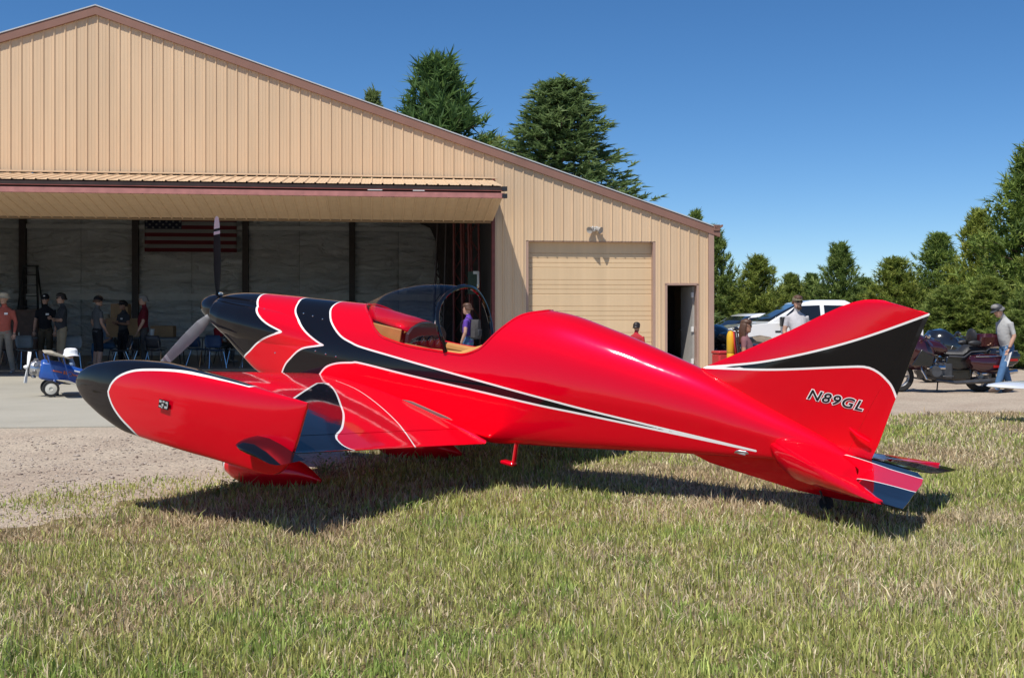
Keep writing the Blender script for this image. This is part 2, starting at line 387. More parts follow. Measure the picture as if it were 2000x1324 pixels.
# folding door
bif = bpy.data.objects.new('folding_door', None); COL.objects.link(bif); bif.parent = hangar; bif['label'] = 'tan two-leaf folding door raised like an awning'
def leaf(pa, pb, thick):
    a, b = Vector((0, *pa)), Vector((0, *pb)); L = (b - a).length; d = (b - a).normalized(); nrm = Vector((0, -d.z, d.y))
    if nrm.z < 0 and thick > 0: nrm = -nrm
    if nrm.z > 0 and thick < 0: nrm = -nrm
    P = prof_pts(0, .9144); mb = MB()
    for (u0, h0), (u1, h1) in zip(P, P[1:]):
        mb.add([(u0, *(a + nrm * h0)[1:]), (u1, *(a + nrm * h1)[1:]), (u1, *(b + nrm * h1)[1:]), (u0, *(b + nrm * h0)[1:])], [(0, 1, 2, 3)])
    first = None; n = 19
    for i in range(n):
        x = -17.83 + .9146 * i
        if first is None: first = mb.build('door_panel', TAN, bif, smooth=False, fix=False); first.location.x = x
        else:
            c = first.copy(); COL.objects.link(c); c.parent = bif; c.location.x = x
    MB().add([(q, *(e - nrm * d_)[1:]) for d_ in (.03, .09) for q, e in ((-17.83, a), (-.46, a), (-.46, b), (-17.83, b))],
             [(0, 1, 2, 3), (4, 7, 6, 5), (0, 4, 5, 1), (1, 5, 6, 2), (2, 6, 7, 3), (3, 7, 4, 0)]).build('leaf_frame', STEEL_D, bif, smooth=False)
leaf((-.09, 4.385), (-2.12, 4.02), 1)
leaf((-2.12, 3.775), (-.14, 3.455), -1)
MB().box((-9.12, -2.05, 3.955), (17.4, .1, .085)).build('edge_tube', mat('dull_red_frame', (.25, .075, .06), .6, 0, .25, 5.), bif, smooth=False)
MB().box((-9.12, -2.0, 3.885), (17.3, .04, .05)).build('weather_strip', mat('dark_strip', (.03, .015, .015), .7), bif, smooth=False)
MB().box((-9.12, -2.08, 3.815), (17.4, .1, .105)).build('edge_tube', REDPK, bif, smooth=False)
for x, w in ((-3.1, .3), (-2.2, .24)):
    MB().box((x, -2.105, 3.9), (w, .012, .016)).build('torn_weather_strip', WHITEP, bif, smooth=False)
for z in (3.96, 3.81):
    MB().box((-.41, -2.08, z), (.11, .12, .09)).build('hinge_block', BLACKP, bif, smooth=False)
MB().box((-9.15, -.1, 4.435), (17.6, .05, .035)).build('top_flashing', TAN, bif, smooth=False)
MB().box((-9.15, -.12, 3.425), (17.3, .06, .045)).build('bottom_seal', mat('seal_brown', (.2, .13, .07), .7), bif, smooth=False)
# roll-up door of the side bay
rd = bpy.data.objects.new('overhead_door', None); COL.objects.link(rd); rd.parent = hangar
sec_h = .6096; first = None
def section():
    mb = MB(); zs = [0, .004]; pr = [(0, .012), (.012, 0)]
    for g in (.11, .215, .33):
        pr += [(g - .008, 0), (g, .014), (g + .008, 0)]
    pr += [(.44, 0), (sec_h - .012, 0), (sec_h, .012)]
    for (z0, d0), (z1, d1) in zip(pr, pr[1:]):
        mb.add([(.34, d0, z0), (3.33, d0, z0), (3.33, d1, z1), (.34, d1, z1)], [(0, 1, 2, 3)])
    return mb
for i in range(5):
    z = -.02 + i * (sec_h + .001)
    if first is None: first = section().build('door_section', TAN2, rd, smooth=False, fix=False); first.location = (0, .17, z)
    else:
        c = first.copy(); COL.objects.link(c); c.parent = rd; c.location = (0, .17, z)
for x in (.345, 3.325): MB().box((x, .10, 1.4), (.07, .19, 3.3)).build('door_jamb', JAMB, rd, smooth=False)
MB().box((1.835, .10, 3.045), (3.05, .19, .07)).build('door_head', JAMB, rd, smooth=False)
MB().box((1.83, 1.0, 1.5), (3.2, .05, 3.4)).build('door_backing', STEEL_D, rd, smooth=False)
# walk door, standing open
wk = bpy.data.objects.new('walk_door', None); COL.objects.link(wk); wk.parent = hangar
for x in (3.6, 4.35): MB().box((x, .08, .95), (.05, .2, 2.2)).build('door_frame', JAMB, wk, smooth=False)
MB().box((3.975, .08, 2.045), (.8, .2, .05)).build('door_frame', JAMB, wk, smooth=False)
dl = MB().box((-.37, 0, 1.0), (.74, .045, 2.0)).build('door_leaf', mat('grey_door', (.42, .40, .37), .45), wk, smooth=False, loc=(4.31, .20, 0), rot=(0, 0, math.radians(-84)))
for z in (.25, 1.0, 1.8): MB().box((0, -.03, z), (.06, .05, .12)).build('hinge', WHITEP, dl, smooth=False)
MB().tube([(-.66, -.03, .98), (-.66, -.09, .98), (-.56, -.09, .98)], .012).build('handle', mat('chrome', (.6, .6, .6), .15, 1), dl)
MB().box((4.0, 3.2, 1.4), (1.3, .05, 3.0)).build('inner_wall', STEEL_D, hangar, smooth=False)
# twin flood light above the roll-up door
fl = bpy.data.objects.new('flood_light', None); COL.objects.link(fl); fl.parent = hangar; fl.location = (1.9, -.03, 3.30)
MB().lathe([(.055, 0), (.055, .03)], axis='y', seg=14).build('mount_plate', WHITEP, fl)
for sx, ry in ((-1, .3), (1, -.2)):
    h = MB().tube([(0, -.03, .03), (sx * .05, -.07, .05), (sx * .075, -.09, .01)], .014).build('arm', GALV, fl)
    q = MB(); q.lathe([(.03, .07), (.05, .05), (.062, -.01), (.075, -.06), (.08, -.075), (.05, -.06)], axis='y', seg=16)
    q.build('lamp_head', mat('weathered_grey_metal', (.36, .33, .30), .5), fl, loc=(sx * .085, -.075, -.01), rot=(.35, 0, sx * .75))
# ------------------------------------------------------------------ things inside the hangar
def hw(u, v, z=0.):
    c, s = math.cos(HU), math.sin(HU); return (u * c - v * s, 25.7 + u * s + v * c, z)
def flag_mat():
    m, n, l, b = new_nodes('flag_cloth'); tc = n.new('ShaderNodeTexCoord'); sp = n.new('ShaderNodeSeparateXYZ'); l.new(tc.outputs['Object'], sp.inputs[0])
    # object coordinates: x 0..3 (hoist at 0), z 0 (bottom) .. 1.64
    st = math_n(n, l, 'MODULO', math_n(n, l, 'FLOOR', math_n(n, l, 'DIVIDE', sp.outputs[2], 1.64 / 13)), 2.)
    stripes = mixc(n, l, st, (.16, .014, .022), (.30, .30, .29))
    cant = math_n(n, l, 'MULTIPLY', math_n(n, l, 'LESS_THAN', sp.outputs[0], 1.2), math_n(n, l, 'GREATER_THAN', sp.outputs[2], 1.64 * 6 / 13))
    gx = math_n(n, l, 'MULTIPLY', sp.outputs[0], 11 / 1.2); gz = math_n(n, l, 'MULTIPLY', math_n(n, l, 'SUBTRACT', sp.outputs[2], 1.64 * 6 / 13), 9 / .883)
    par = math_n(n, l, 'MODULO', math_n(n, l, 'ADD', math_n(n, l, 'FLOOR', gx), math_n(n, l, 'FLOOR', gz)), 2.)
    fx = math_n(n, l, 'SUBTRACT', math_n(n, l, 'FRACT', gx), .5); fz = math_n(n, l, 'SUBTRACT', math_n(n, l, 'FRACT', gz), .5)
    d = math_n(n, l, 'SQRT', math_n(n, l, 'ADD', math_n(n, l, 'MULTIPLY', fx, fx), math_n(n, l, 'MULTIPLY', fz, fz)))
    star = math_n(n, l, 'MULTIPLY', math_n(n, l, 'LESS_THAN', d, .34), math_n(n, l, 'LESS_THAN', par, .5))
    blue = mixc(n, l, star, (.012, .015, .04), (.22, .22, .22))
    l.new(mixc(n, l, cant, stripes, blue), b.inputs['Base Color']); b.inputs['Roughness'].default_value = .8; return m
mb = MB(); vs = []; fs = []
for j in range(9):
    for i in range(31):
        x, z = i * .1, j * .205; vs.append((x, .02 * math.sin(x * 5 + z) * (1 - z / 2), z - .02 * math.sin(x * 1.05) * (z > 1)))
for j in range(8):
    for i in range(30): q = j * 31 + i; fs.append((q, q + 1, q + 32, q + 31))
mb.add(vs, fs); fo = mb.build('flag', flag_mat(), solid=.004)
fo.location = hw(-10.73, 13.12, 3.47); fo.rotation_euler = (0, 0, HU)
tag(fo, 'stars and stripes flag hung flat on the hangar back wall', 'flag')
ld = thing('step_ladder', 'dark step ladder standing against the hangar back wall', 'ladder', hw(-14.1, 12.2), HU)
for s in (-1, 1):
    MB().tube([(s * .42, -.5, 0), (s * .2, 0, 2.92)], .035, 6).build('rail', BLACKP, ld)
    MB().tube([(s * .42, .6, 0), (s * .2, .06, 2.9)], .03, 6).build('rear_rail', BLACKP, ld)
for i in range(8):
    t = (i + .8) / 8.6; MB().box((0, lerp(-.5, 0, t), 2.92 * t), (.84 * (1 - t) + .4 * t, .09, .03)).build('step', BLACKP, ld, smooth=False)
MB().box((0, .02, 2.93), (.46, .2, .05)).build('top_cap', BLACKP, ld, smooth=False)
for i, (uu, vv, lean) in enumerate(((-1.62, 4.4, .05), (-1.35, 4.0, .03), (-1.08, 3.6, .0), (-.86, 3.2, -.02), (-.72, 2.6, -.02))):
    t = thing('steel_truss', ['leftmost dark steel lattice truss stored upright inside the door', 'second stored lattice truss from the left inside the door', 'middle one of the stored steel lattice trusses', 'reddish lattice truss left of the one by the jamb', 'reddish lattice truss nearest the door jamb'][i], 'truss', hw(uu, vv), HU, 'steel trusses stored upright in the hangar')
    mt = STEEL_D if i < 2 else REDPR
    a, b = Vector((0, 0, 0)), Vector((lean * 4, 0, 4.55)); w = Vector((.26, .1, 0))
    MB().tube([a, b], .035, 6).build('chord', mt, t); MB().tube([a + w, b + w], .03, 6).build('chord', mt, t)
    for q in range(11):
        p0 = a.lerp(b, q / 11) + (w if q % 2 else Vector()); p1 = a.lerp(b, (q + 1) / 11) + (Vector() if q % 2 else w)
        MB().tube([p0, p1], .013, 5).build('lattice_bar', mt, t)
bn = thing('green_sign', 'narrow green and white sign hung inside the door jamb', 'sign', hw(-.72, 2.0, 1.9), HU)
MB().box((0, 0, .22), (.26, .04, .55)).build('board', mat('dark_green_paint', (.03, .06, .035), .5), bn, smooth=False)
MB().box((.12, -.026, .3), (.05, .012, .38)).build('white_stripe', WHITEP, bn, smooth=False); MB().box((.07, -.026, .47), (.14, .012, .07)).build('white_stripe', WHITEP, bn, smooth=False)
CARD = mat('cardboard', (.36, .22, .11), .8, 0, .15, 4.)
def carton(u, v, z, d, label, rz=0):
    t = thing('cardboard_box', label, 'box', hw(u, v, z), HU + rz, 'cardboard boxes in the hangar')
    MB().box((0, 0, d[2] / 2), d).build('carton', CARD, t, smooth=False, bevel=.008)
    MB().box((0, 0, d[2] + .002), (.05, d[1], .006)).build('tape', mat('tape', (.5, .38, .22), .3), t, smooth=False)
tb = None
TABTOP = mat('grey_table_top', (.10, .10, .10), .5)
def table(u, v, label, L=1.8):
    t = thing('folding_table', label, 'table', hw(u, v), HU, 'folding tables in the hangar')
    MB().box((0, 0, .73), (L, .75, .045)).build('table_top', TABTOP, t, smooth=False, bevel=.01)
    for sx in (-1, 1):
        for sy in (-1, 1): MB().tube([(sx * (L / 2 - .15), sy * .3, 0), (sx * (L / 2 - .2), sy * .3, .71)], .015, 6).build('leg', STEEL_D, t)
table(-9.0, 5.6, 'dark folding table carrying cardboard boxes behind the propeller'); table(-7.0, 5.8, 'dark folding table to the right of the box table'); table(-12.3, 6.2, 'dark folding table behind the standing group')
carton(-9.75, 5.6, .755, (.85, .5, .5), 'large cardboard box at the left end of the table'); carton(-9.85, 5.6, 1.26, (.45, .4, .38), 'small cardboard box stacked on top of the large one')
carton(-8.75, 5.6, .755, (.6, .45, .3), 'low cardboard box beside the large one on the table')
cb = thing('wood_cabinet', 'dark brown wooden cabinet behind the man with crossed arms', 'cabinet', hw(-13.2, 8.2), HU)
MB().box((0, 0, .75), (1.1, .6, 1.5)).build('case', mat('brown_wood', (.11, .05, .03), .5, 0, .3, 8.), cb, smooth=False, bevel=.01)
for s in (-1, 1):
    d = MB().box((s * .27, -.312, .75), (.5, .025, 1.38)).build('door', mat('brown_wood', (0, 0, 0)), cb, smooth=False, bevel=.006); MB().box((-s * .0 + s * .06, -.335, .8), (.02, .03, .12)).build('handle', GALV, d, smooth=False)
bb = thing('tool_bench', 'cluttered dark work bench at the far left of the hangar', 'bench', hw(-15.6, 8.2), HU)
MB().box((0, 0, .9), (2.6, .7, .07)).build('bench_top', mat('bench_wood', (.10, .07, .045), .7), bb, smooth=False)
for sx in (-1, 1):
    for sy in (-1, 1): MB().box((sx * 1.2, sy * .28, .43), (.09, .09, .86)).build('leg', STEEL_D, bb, smooth=False)
for i, (x, d, m_) in enumerate(((-1.0, (.5, .4, .5), STEEL_D), (-.3, (.6, .45, .75), BLACKP), (.45, (.4, .4, .35), REDPR), (1.0, (.4, .45, .6), BLACKP))):
    c = thing('tool_case', ['grey steel tool case at the left end of the work bench', 'tall black tool case on the work bench', 'low red tool case on the work bench', 'black tool case at the right end of the work bench'][i], 'tool case', hw(-15.6 + x, 8.2, .936), HU)
    MB().box((0, 0, d[2] / 2), d).build('case', m_, c, smooth=False, bevel=.02); MB().tube([(-.1, 0, d[2] - .01), (-.1, 0, d[2] + .06), (.1, 0, d[2] + .06), (.1, 0, d[2] - .01)], .012, 6).build('handle', GALV, c)
cup = thing('drinks_cup', 'pale paper cup standing on the folding table', 'cup', hw(-9.0, 5.35, .755), HU)
MB().lathe([(.05, 0), (.07, .2)], seg=14).build('cup_body', WHITEP, cup); MB().lathe([(.074, .195), (.074, .21), (.06, .22)], seg=14).build('lid', WHITEP, cup)
CHROME = mat('chrome', (.6, .6, .6), .15, 1)
def chair(name, label, u, v, rz, shell):
    t = thing(name, label, 'chair', hw(u, v), HU + rz, 'chairs set out in the hangar')
    mb = MB(); rows = [(-.2, .46, .2), (-.05, .44, .21), (.14, .445, .21), (.2, .47, .2)]
    mb.loft([[(x, y, z + .03 * (abs(x) / w) ** 2) for x in np.linspace(-w, w, 7)] for y, z, w in rows], False, closed=False); mb.build('seat', shell, t, solid=.012)
    mb = MB(); rows = [(.21, .52, .18), (.24, .62, .21), (.28, .74, .21), (.30, .83, .17)]
    mb.loft([[(x, y - .05 * (abs(x) / w) ** 2, z) for x in np.linspace(-w, w, 7)] for y, z, w in rows], False, closed=False); mb.build('backrest', shell, t, solid=.012)
    for s in (-1, 1):
        MB().tube([(s * .22, -.24, 0), (s * .17, -.12, .44)], .013, 6).build('leg', CHROME, t); MB().tube([(s * .22, .26, 0), (s * .17, .1, .44)], .013, 6).build('leg', CHROME, t)
        MB().tube([(s * .17, .05, .44), (s * .18, .2, .47), (s * .17, .27, .7)], .011, 6).build('back_tube', CHROME, t)
    return t
BLUESH = mat('blue_chair_shell', (.03, .06, .13), .45); GREYSH = mat('grey_chair_shell', (.22, .25, .26), .45); DARKSH = mat('black_chair_shell', (.03, .03, .035), .45)
for i, (uu, vv, rz, sh, lb) in enumerate((
    (-7.05, 3.2, .4, BLUESH, 'blue plastic chair just left of the airplane cowling'), (-6.55, 3.6, -.3, GREYSH, 'pale grey chair beneath the airplane nose'),
    (-7.6, 4.2, 2.6, BLUESH, 'dark blue chair behind the lower propeller blade'), (-6.1, 3.0, .9, GREYSH, 'pale chair tucked closest to the cowling chin'),
    (-9.3, 3.0, -1.2, DARKSH, 'black chair right of the man in maroon'), (-9.0, 3.9, 1.9, DARKSH, 'black chair in front of the box table'), (-8.5, 3.3, 2.9, DARKSH, 'black chair left of the propeller blade'),
    (-11.6, 3.4, .6, GREYSH, 'pale chair behind the man in black shorts'), (-10.9, 3.8, -2.2, DARKSH, 'black chair beside the woman in dark clothes'), (-12.2, 3.6, 2.4, DARKSH, 'black chair left of the man in black shorts'), (-10.4, 2.9, .2, GREYSH, 'grey chair between the woman and the man in maroon'))):
    chair('stacking_chair', lb, uu, vv, rz, sh)

# ------------------------------------------------------------------ people
SKINS = [mat('skin_light', (.50, .29, .20), .55, 0, .06, 12.), mat('skin_tan', (.36, .19, .12), .55, 0, .06, 12.)]
EYE = mat('eye_dark', (.02, .015, .012), .3); LIP = mat('lip', (.35, .12, .10), .5); PAPER = mat('white_paper', (.8, .8, .8), .6)
def cloth(n, c): return mat('cloth_' + n, c, .85, 0, .16, 7., .35, 22., spec=.2)
def person(label, loc, rz=0., h=1.75, shirt=None, pants=None, shoes=None, skin=0, sleeve=.6, leg=1.0, arms=None, legs=None, seated=False, lean=0., bow=0., headturn=0., belly=0., fem=False, hair=None, group=None, look=None):
    """figure facing local -Y; arms/legs: {'L': (elbow, wrist), 'R': ...} in metres for a 1.75 m figure"""
    P = thing('person', label, 'person', loc, rz, group); k = h / 1.75
    pz = .50 if seated else .94; dz = pz - .94
    def T(x, y, z):      # torso point with lean about the pelvis
        zz = z - .94; return Vector((x, y - zz * lean, pz + zz * math.sqrt(max(1 - lean * lean, .3))))
    parts = MB(); bones = []
    tors = [(.86, .155, .11, .01), (.94, .165, .115, .01), (1.04, .15 if not fem else .135, .105 + belly, -.01 - belly * .6), (1.16, .155 if not fem else .14, .11 + belly, -.015 - belly * .6),
            (1.28, .175 if not fem else .155, .115 + belly * .4, -.01), (1.37, .19 if not fem else .165, .105, .005), (1.43, .165 if not fem else .14, .085, .015), (1.475, .09, .065, .02), (1.50, .058, .056, .02)]
    rings = []
    for z, rx, ry, yc in tors:
        rings.append([T(rx * math.cos(q), yc + ry * math.sin(q), z) for q in (2 * math.pi * i / 16 for i in range(16))])
    parts.loft(rings)
    nb, nt_ = T(0, .02, 1.47), T(0, .0 - bow * .05, 1.57)
    parts.tube([nb, nt_], [.056, .052], 10)
    hc = nt_ + Vector((0, -.02 - bow * .07, .085 - bow * .03))
    HR = Matrix.Rotation(headturn, 3, 'Z') @ Matrix.Rotation(bow * .7, 3, 'X')
    def Hd(x, y, z): return hc + HR @ Vector((x, y, z))
    hrings = []
    for z, rx, ry, yc in ((-.118, .03, .035, -.045), (-.105, .047, .055, -.035), (-.075, .06, .075, -.015), (-.03, .069, .088, -.002), (.02, .074, .096, .004), (.06, .074, .096, .008), (.095, .062, .082, .01), (.118, .035, .048, .01), (.125, .012, .015, .01)):
        hrings.append([Hd(rx * math.cos(q), yc + ry * math.sin(q), z) for q in (2 * math.pi * i / 14 for i in range(14))])
    parts.loft(hrings)
    parts.loft([[Hd(.006, -.092, .03), Hd(-.006, -.092, .03), Hd(-.006, -.08, .03), Hd(.006, -.08, .03)], [Hd(.018, -.118, -.02), Hd(-.018, -.118, -.02), Hd(-.022, -.07, -.025), Hd(.022, -.07, -.025)]])
    for s in (-1, 1): parts.ell(Hd(s * .078, .012, .0), (.012, .022, .034), 8, 6)
    bones += [('skin', nb, nt_, .05, .05), ('skin', hc - Vector((0, 0, .08)), hc + Vector((0, 0, .09)), .08, .08)]
    for i in range(len(tors) - 2):
        a, b = T(0, tors[i][3], tors[i][0]), T(0, tors[i + 1][3], tors[i + 1][0])
        bones.append(('pants' if tors[i + 1][0] <= .95 else 'shirt', a, b, tors[i][1], tors[i + 1][1]))
    hands = []
    for sd, s in (('L', 1), ('R', -1)):
        sh = T(s * (.175 if not fem else .15), .01, 1.405)
        e, w = (arms or {}).get(sd, ((s * .245, .03, 1.13), (s * .25, -.07, .88)))
        e, w = T(*e), T(*w)
        parts.tube([sh, sh.lerp(e, .45), e, e.lerp(w, .4), w], [.062, .052, .042, .041, .028], 10)
        c = sh.lerp(e, sleeve) if sleeve <= 1 else e.lerp(w, min(sleeve - 1, 1))
        if sleeve <= 1: bones += [('shirt', sh, c, .06, .05), ('skin', c, e, .048, .042), ('skin', e, w, .042, .028)]
        else: bones += [('shirt', sh, e, .06, .045), ('shirt', e, c, .045, .035), ('skin', c, w, .035, .028)]
        hands.append((w, (w - e).normalized(), s))
        if seated: hp, kn, an = Vector((s * .09, 0, .49)), Vector((s * .13, -.43, .50)), Vector((s * .14, -.40, .09))
        else: hp, kn, an = Vector((s * .088, .005, .90)), Vector((s * .10, -.025, .50)), Vector((s * .105, .02, .085))
        if legs and sd in legs: kn, an = Vector(legs[sd][0]), Vector(legs[sd][1])
        loose = .012 if leg > .3 else 0
        parts.tube([hp, hp.lerp(kn, .4), kn, kn.lerp(an, .35), an], [.098, .086, .062 + loose, .058 + loose, .04 + loose * 1.5], 12)
        fd = Vector((s * .12, -1, 0)).normalized() if legs is None or sd not in legs or len(legs[sd]) < 3 else Vector(legs[sd][2]).normalized()
        parts.tube([an + Vector((0, 0, -.01)) - fd * .07, an + Vector((0, 0, -.035)), an + Vector((0, 0, -.045)) + fd * .1, an + Vector((0, 0, -.055)) + fd * .19], [.036, .045, .042, .026], 10)
        L1, L2 = (kn - hp).length, (an - kn).length; cut = leg * (L1 + L2)
        if cut >= L1 + L2 - .01: bones += [('pants', hp, kn, .1, .07), ('pants', kn, an, .068, .05)]
        elif cut > L1: c = kn.lerp(an, (cut - L1) / L2); bones += [('pants', hp, kn, .1, .07), ('pants', kn, c, .068, .06), ('skin', c, an, .055, .04)]
        else: c = hp.lerp(kn, cut / L1); bones += [('pants', hp, c, .1, .08), ('skin', c, kn, .07, .062), ('skin', kn, an, .06, .042)]
        bones.append(('shoes', an + Vector((0, 0, -.05)) - fd * .06, an + Vector((0, 0, -.05)) + fd * .18, .045, .035))
    tmp = parts.build('tmp', SKINS[0])
    rm = tmp.modifiers.new('r', 'REMESH'); rm.mode = 'VOXEL'; rm.voxel_size = .0165
    sm = tmp.modifiers.new('s', 'SMOOTH'); sm.factor = .5; sm.iterations = 3
    dg = bpy.context.evaluated_depsgraph_get(); me = bpy.data.meshes.new_from_object(tmp.evaluated_get(dg))
    old = tmp.data; bpy.data.objects.remove(tmp); bpy.data.meshes.remove(old)
    nv, nf = len(me.vertices), len(me.polygons)
    V = np.zeros(nv * 3); me.vertices.foreach_get('co', V); V = V.reshape(-1, 3)
    C = np.zeros(nf * 3); me.polygons.foreach_get('center', C); C = C.reshape(-1, 3)
    best = np.full(nf, 1e9); reg = np.zeros(nf, int); names = ['skin', 'shirt', 'pants', 'shoes']
    for nm, a, b, ra, rb in bones:
        a, b = np.array(a), np.array(b); d = b - a; t = np.clip(((C - a) @ d) / max(d @ d, 1e-9), 0, 1)
        q = np.linalg.norm(C - a - t[:, None] * d, axis=1) - (ra + (rb - ra) * t)
        m = q < best; best[m] = q[m]; reg[m] = names.index(nm)
    Fl = [list(p.vertices) for p in me.polygons]; bpy.data.meshes.remove(me)
    body = MB(); body.v = [tuple(p) for p in V]; body.f = [tuple(f) for f in Fl]; body.m = list(reg)
    # cloth flares a little over the skin
    for w, d, s in hands:                                   # palm, four fingers, thumb
        side = d.cross(Vector((0, 1, 0))).normalized(); nrm = side.cross(d)
        pc = w + d * .045
        body.ell(pc, (.038, .018, .05), 8, 6, 0, rot=d.to_track_quat('Z', 'Y'))
        for j, (o, L) in enumerate(((-.027, .07), (-.009, .08), (.009, .075), (.027, .06))):
            b0 = w + d * .08 + side * o; kk = b0 + d * L * .5; tip = kk + d * L * .32 - nrm * L * .3 * 1
            body.tube([b0, kk, tip], [.0095, .009, .007], 6, 0)
        th = w + d * .03 - side * .03 * s
        body.tube([th, th + d * .03 - side * .02 * s, th + d * .06 - side * .022 * s], [.011, .010, .008], 6, 0)
    for s in (-1, 1): body.ell(Hd(s * .032, -.083, .018), (.012, .008, .007), 8, 5, 4)
    body.ell(Hd(0, -.094, -.058), (.024, .008, .006), 8, 5, 5)
    body.build('body', [SKINS[skin], shirt, pants, shoes or BLACKP, EYE, LIP], P, fix=False, ang=80)
    if hair:
        hm, style = hair; mb = MB()
        lw = {'short': -.02, 'long': -.34, 'bun': -.03}[style]
        rr = []
        for i in range(9):
            a = i / 8; z = lerp(.135, lw, a); wd_ = math.sqrt(max(0, 1 - max(0, (z - .0) / .137) ** 2)) if z > 0 else 1 - .12 * min(1, -z / .3)
            rr.append([Hd(.083 * wd_ * math.cos(q), .012 + .105 * wd_ * math.sin(q) + (.02 if z < 0 else 0), z) for q in np.linspace(math.radians(-20), math.radians(200), 15)])
        mb.loft(rr, False, closed=False)
        mb.ell(Hd(0, .0, .085), (.078, .1, .055), 12, 7)
        if style == 'bun': mb.ell(Hd(0, .12, .03), (.04, .04, .045), 10, 7)
        mb.build('hair', hm, P, solid=.02)
    P.scale = (k, k, k)
    P['_h'] = 0; del P['_h']
    return P, Hd, T
def cap(P, Hd, m, brim=True, tagm=None):
    mb = MB(); mb.ell(Hd(0, .008, .06), (.094, .115, .092), 16, 8)
    o = mb.build('cap', m, P)
    if brim:
        pts = [Hd(.075 * math.sin(a), -.075 - .095 * math.cos(a), .052 - .012 * abs(math.sin(a))) for a in np.linspace(-1.45, 1.45, 11)]
        b = MB(); b.add([Hd(.08 * math.sin(a), -.07 * math.cos(a), .058) for a in np.linspace(-1.45, 1.45, 11)] + pts, [(i, i + 1, i + 12, i + 11) for i in range(10)]); b.build('brim', m, o, solid=.006)
    if tagm: MB().ell(Hd(0, -.098, .09), (.025, .012, .02), 8, 6).build('badge', tagm, o)
def bucket_hat(P, Hd, m, r=1.):
    mb = MB(); rr = []
    for rad, z in ((.165 * r, .015), (.14 * r, .04), (.105, .065), (.098, .12), (.07, .15), (.01, .155)):
        rr.append([Hd(rad * math.cos(q), .005 + rad * 1.12 * math.sin(q), z + (.008 * math.sin(3 * q) if z < .05 else 0)) for q in (2 * math.pi * i / 20 for i in range(20))])
    mb.loft(rr, True); mb.build('hat', m, P)
def shades(P, Hd):
    mb = MB()
    for s in (-1, 1): mb.ell(Hd(s * .033, -.094, .018), (.029, .008, .021), 10, 6)
    mb.tube([Hd(-.078, .0, .02), Hd(-.065, -.085, .024), Hd(.065, -.085, .024), Hd(.078, .0, .02)], .004, 5)
    mb.build('sunglasses', mat('sunglass_lens', (.01, .01, .012), .08), P)
def name_tag(P, T, x=.08, z=1.3, y=-.122): MB().box(T(x, y, z), (.075, .008, .045)).build('name_tag', PAPER, P, smooth=False)
C_SALMON = cloth('salmon', (.44, .115, .085)); C_KHAKI = cloth('khaki', (.36, .29, .19)); C_GREYK = cloth('grey_khaki', (.24, .21, .17)); C_BLACK = cloth('black', (.018, .018, .022)); C_CHAR = cloth('charcoal', (.055, .058, .065))
C_OLIVE = cloth('olive', (.09, .07, .045)); C_GREY = cloth('mid_grey', (.11, .115, .12)); C_MAROON = cloth('maroon', (.15, .015, .025)); C_DGREY = cloth('dark_grey', (.07, .068, .066)); C_HEATH = cloth('heather_grey', (.50, .48, .49))
C_SHIRTG = cloth('work_shirt_grey', (.43, .43, .42)); C_JEAN = cloth('denim', (.075, .16, .30)); C_PURPLE = cloth('purple', (.13, .06, .36)); C_BEIGE = cloth('beige', (.5, .44, .33)); C_MAUVE = cloth('mauve', (.21, .10, .11)); C_BLUE = cloth('faded_blue', (.20, .26, .36)); C_WHITE = cloth('white', (.8, .8, .82)); C_PINK = cloth('pink', (.6, .3, .32)); C_CAMO = mat('camo', (.17, .15, .09), .9, 0, .6, 30.); C_RED = cloth('red', (.45, .03, .04))
HAIRB = mat('dark_hair', (.02, .014, .011), .5, 0, .3, 60.); HAIRG = mat('grey_hair', (.22, .21, .2), .6, 0, .3, 60.); HAIRBR = mat('brown_hair', (.09, .045, .025), .5, 0, .3, 60.)
SNEAK = mat('sneaker', (.3, .28, .26), .6)
def at(px, Y, z=0.): return ((px - 1000) / 2200 * Y, Y, z)
def Gp(px, Y): x, y, _ = at(px, Y); return (x, y, float(G(x, y)))
FZ = .02
p, H_, T_ = person('person in salmon long-sleeved shirt and beige bucket hat at the left edge', at(8, 25.3, FZ), .05, 1.76, C_SALMON, C_GREYK, SNEAK, 0, 1.85, 1., legs={'L': ((.13, -.02, .5), (.19, .02, .085)), 'R': ((-.12, -.02, .5), (-.16, .02, .085))}, belly=.02)
bucket_hat(p, H_, C_BEIGE, .88); name_tag(p, T_, .09, 1.33, -.125)
p, H_, T_ = person('person in black T-shirt, black cap and olive shorts facing the camera', at(89, 28.4, FZ), .1, 1.80, C_BLACK, C_OLIVE, SNEAK, 0, .65, .55, belly=.02)
cap(p, H_, C_BLACK, True, PAPER); shades(p, H_); name_tag(p, T_, .08, 1.3, -.13)
p, H_, T_ = person('person with crossed arms in charcoal polo and khaki shorts', at(121, 27.3, FZ), -.95, 1.80, C_CHAR, C_KHAKI, SNEAK, 0, .8, .52, arms={'L': ((.25, -.09, 1.14), (-.06, -.21, 1.19)), 'R': ((-.25, -.09, 1.14), (.06, -.19, 1.15))}, belly=.03, hair=(HAIRB, 'short'))
shades(p, H_)
p, H_, T_ = person('person in grey T-shirt, black shorts and black cap, back half turned', at(191, 27.6, FZ), 2.35, 1.74, C_GREY, C_BLACK, SNEAK, 0, .6, .55, arms={'R': ((-.25, .02, 1.14), (-.2, -.12, .93)), 'L': ((.25, .03, 1.13), (.2, -.1, .92))}, hair=(HAIRBR, 'short'))
cap(p, H_, C_BLACK)
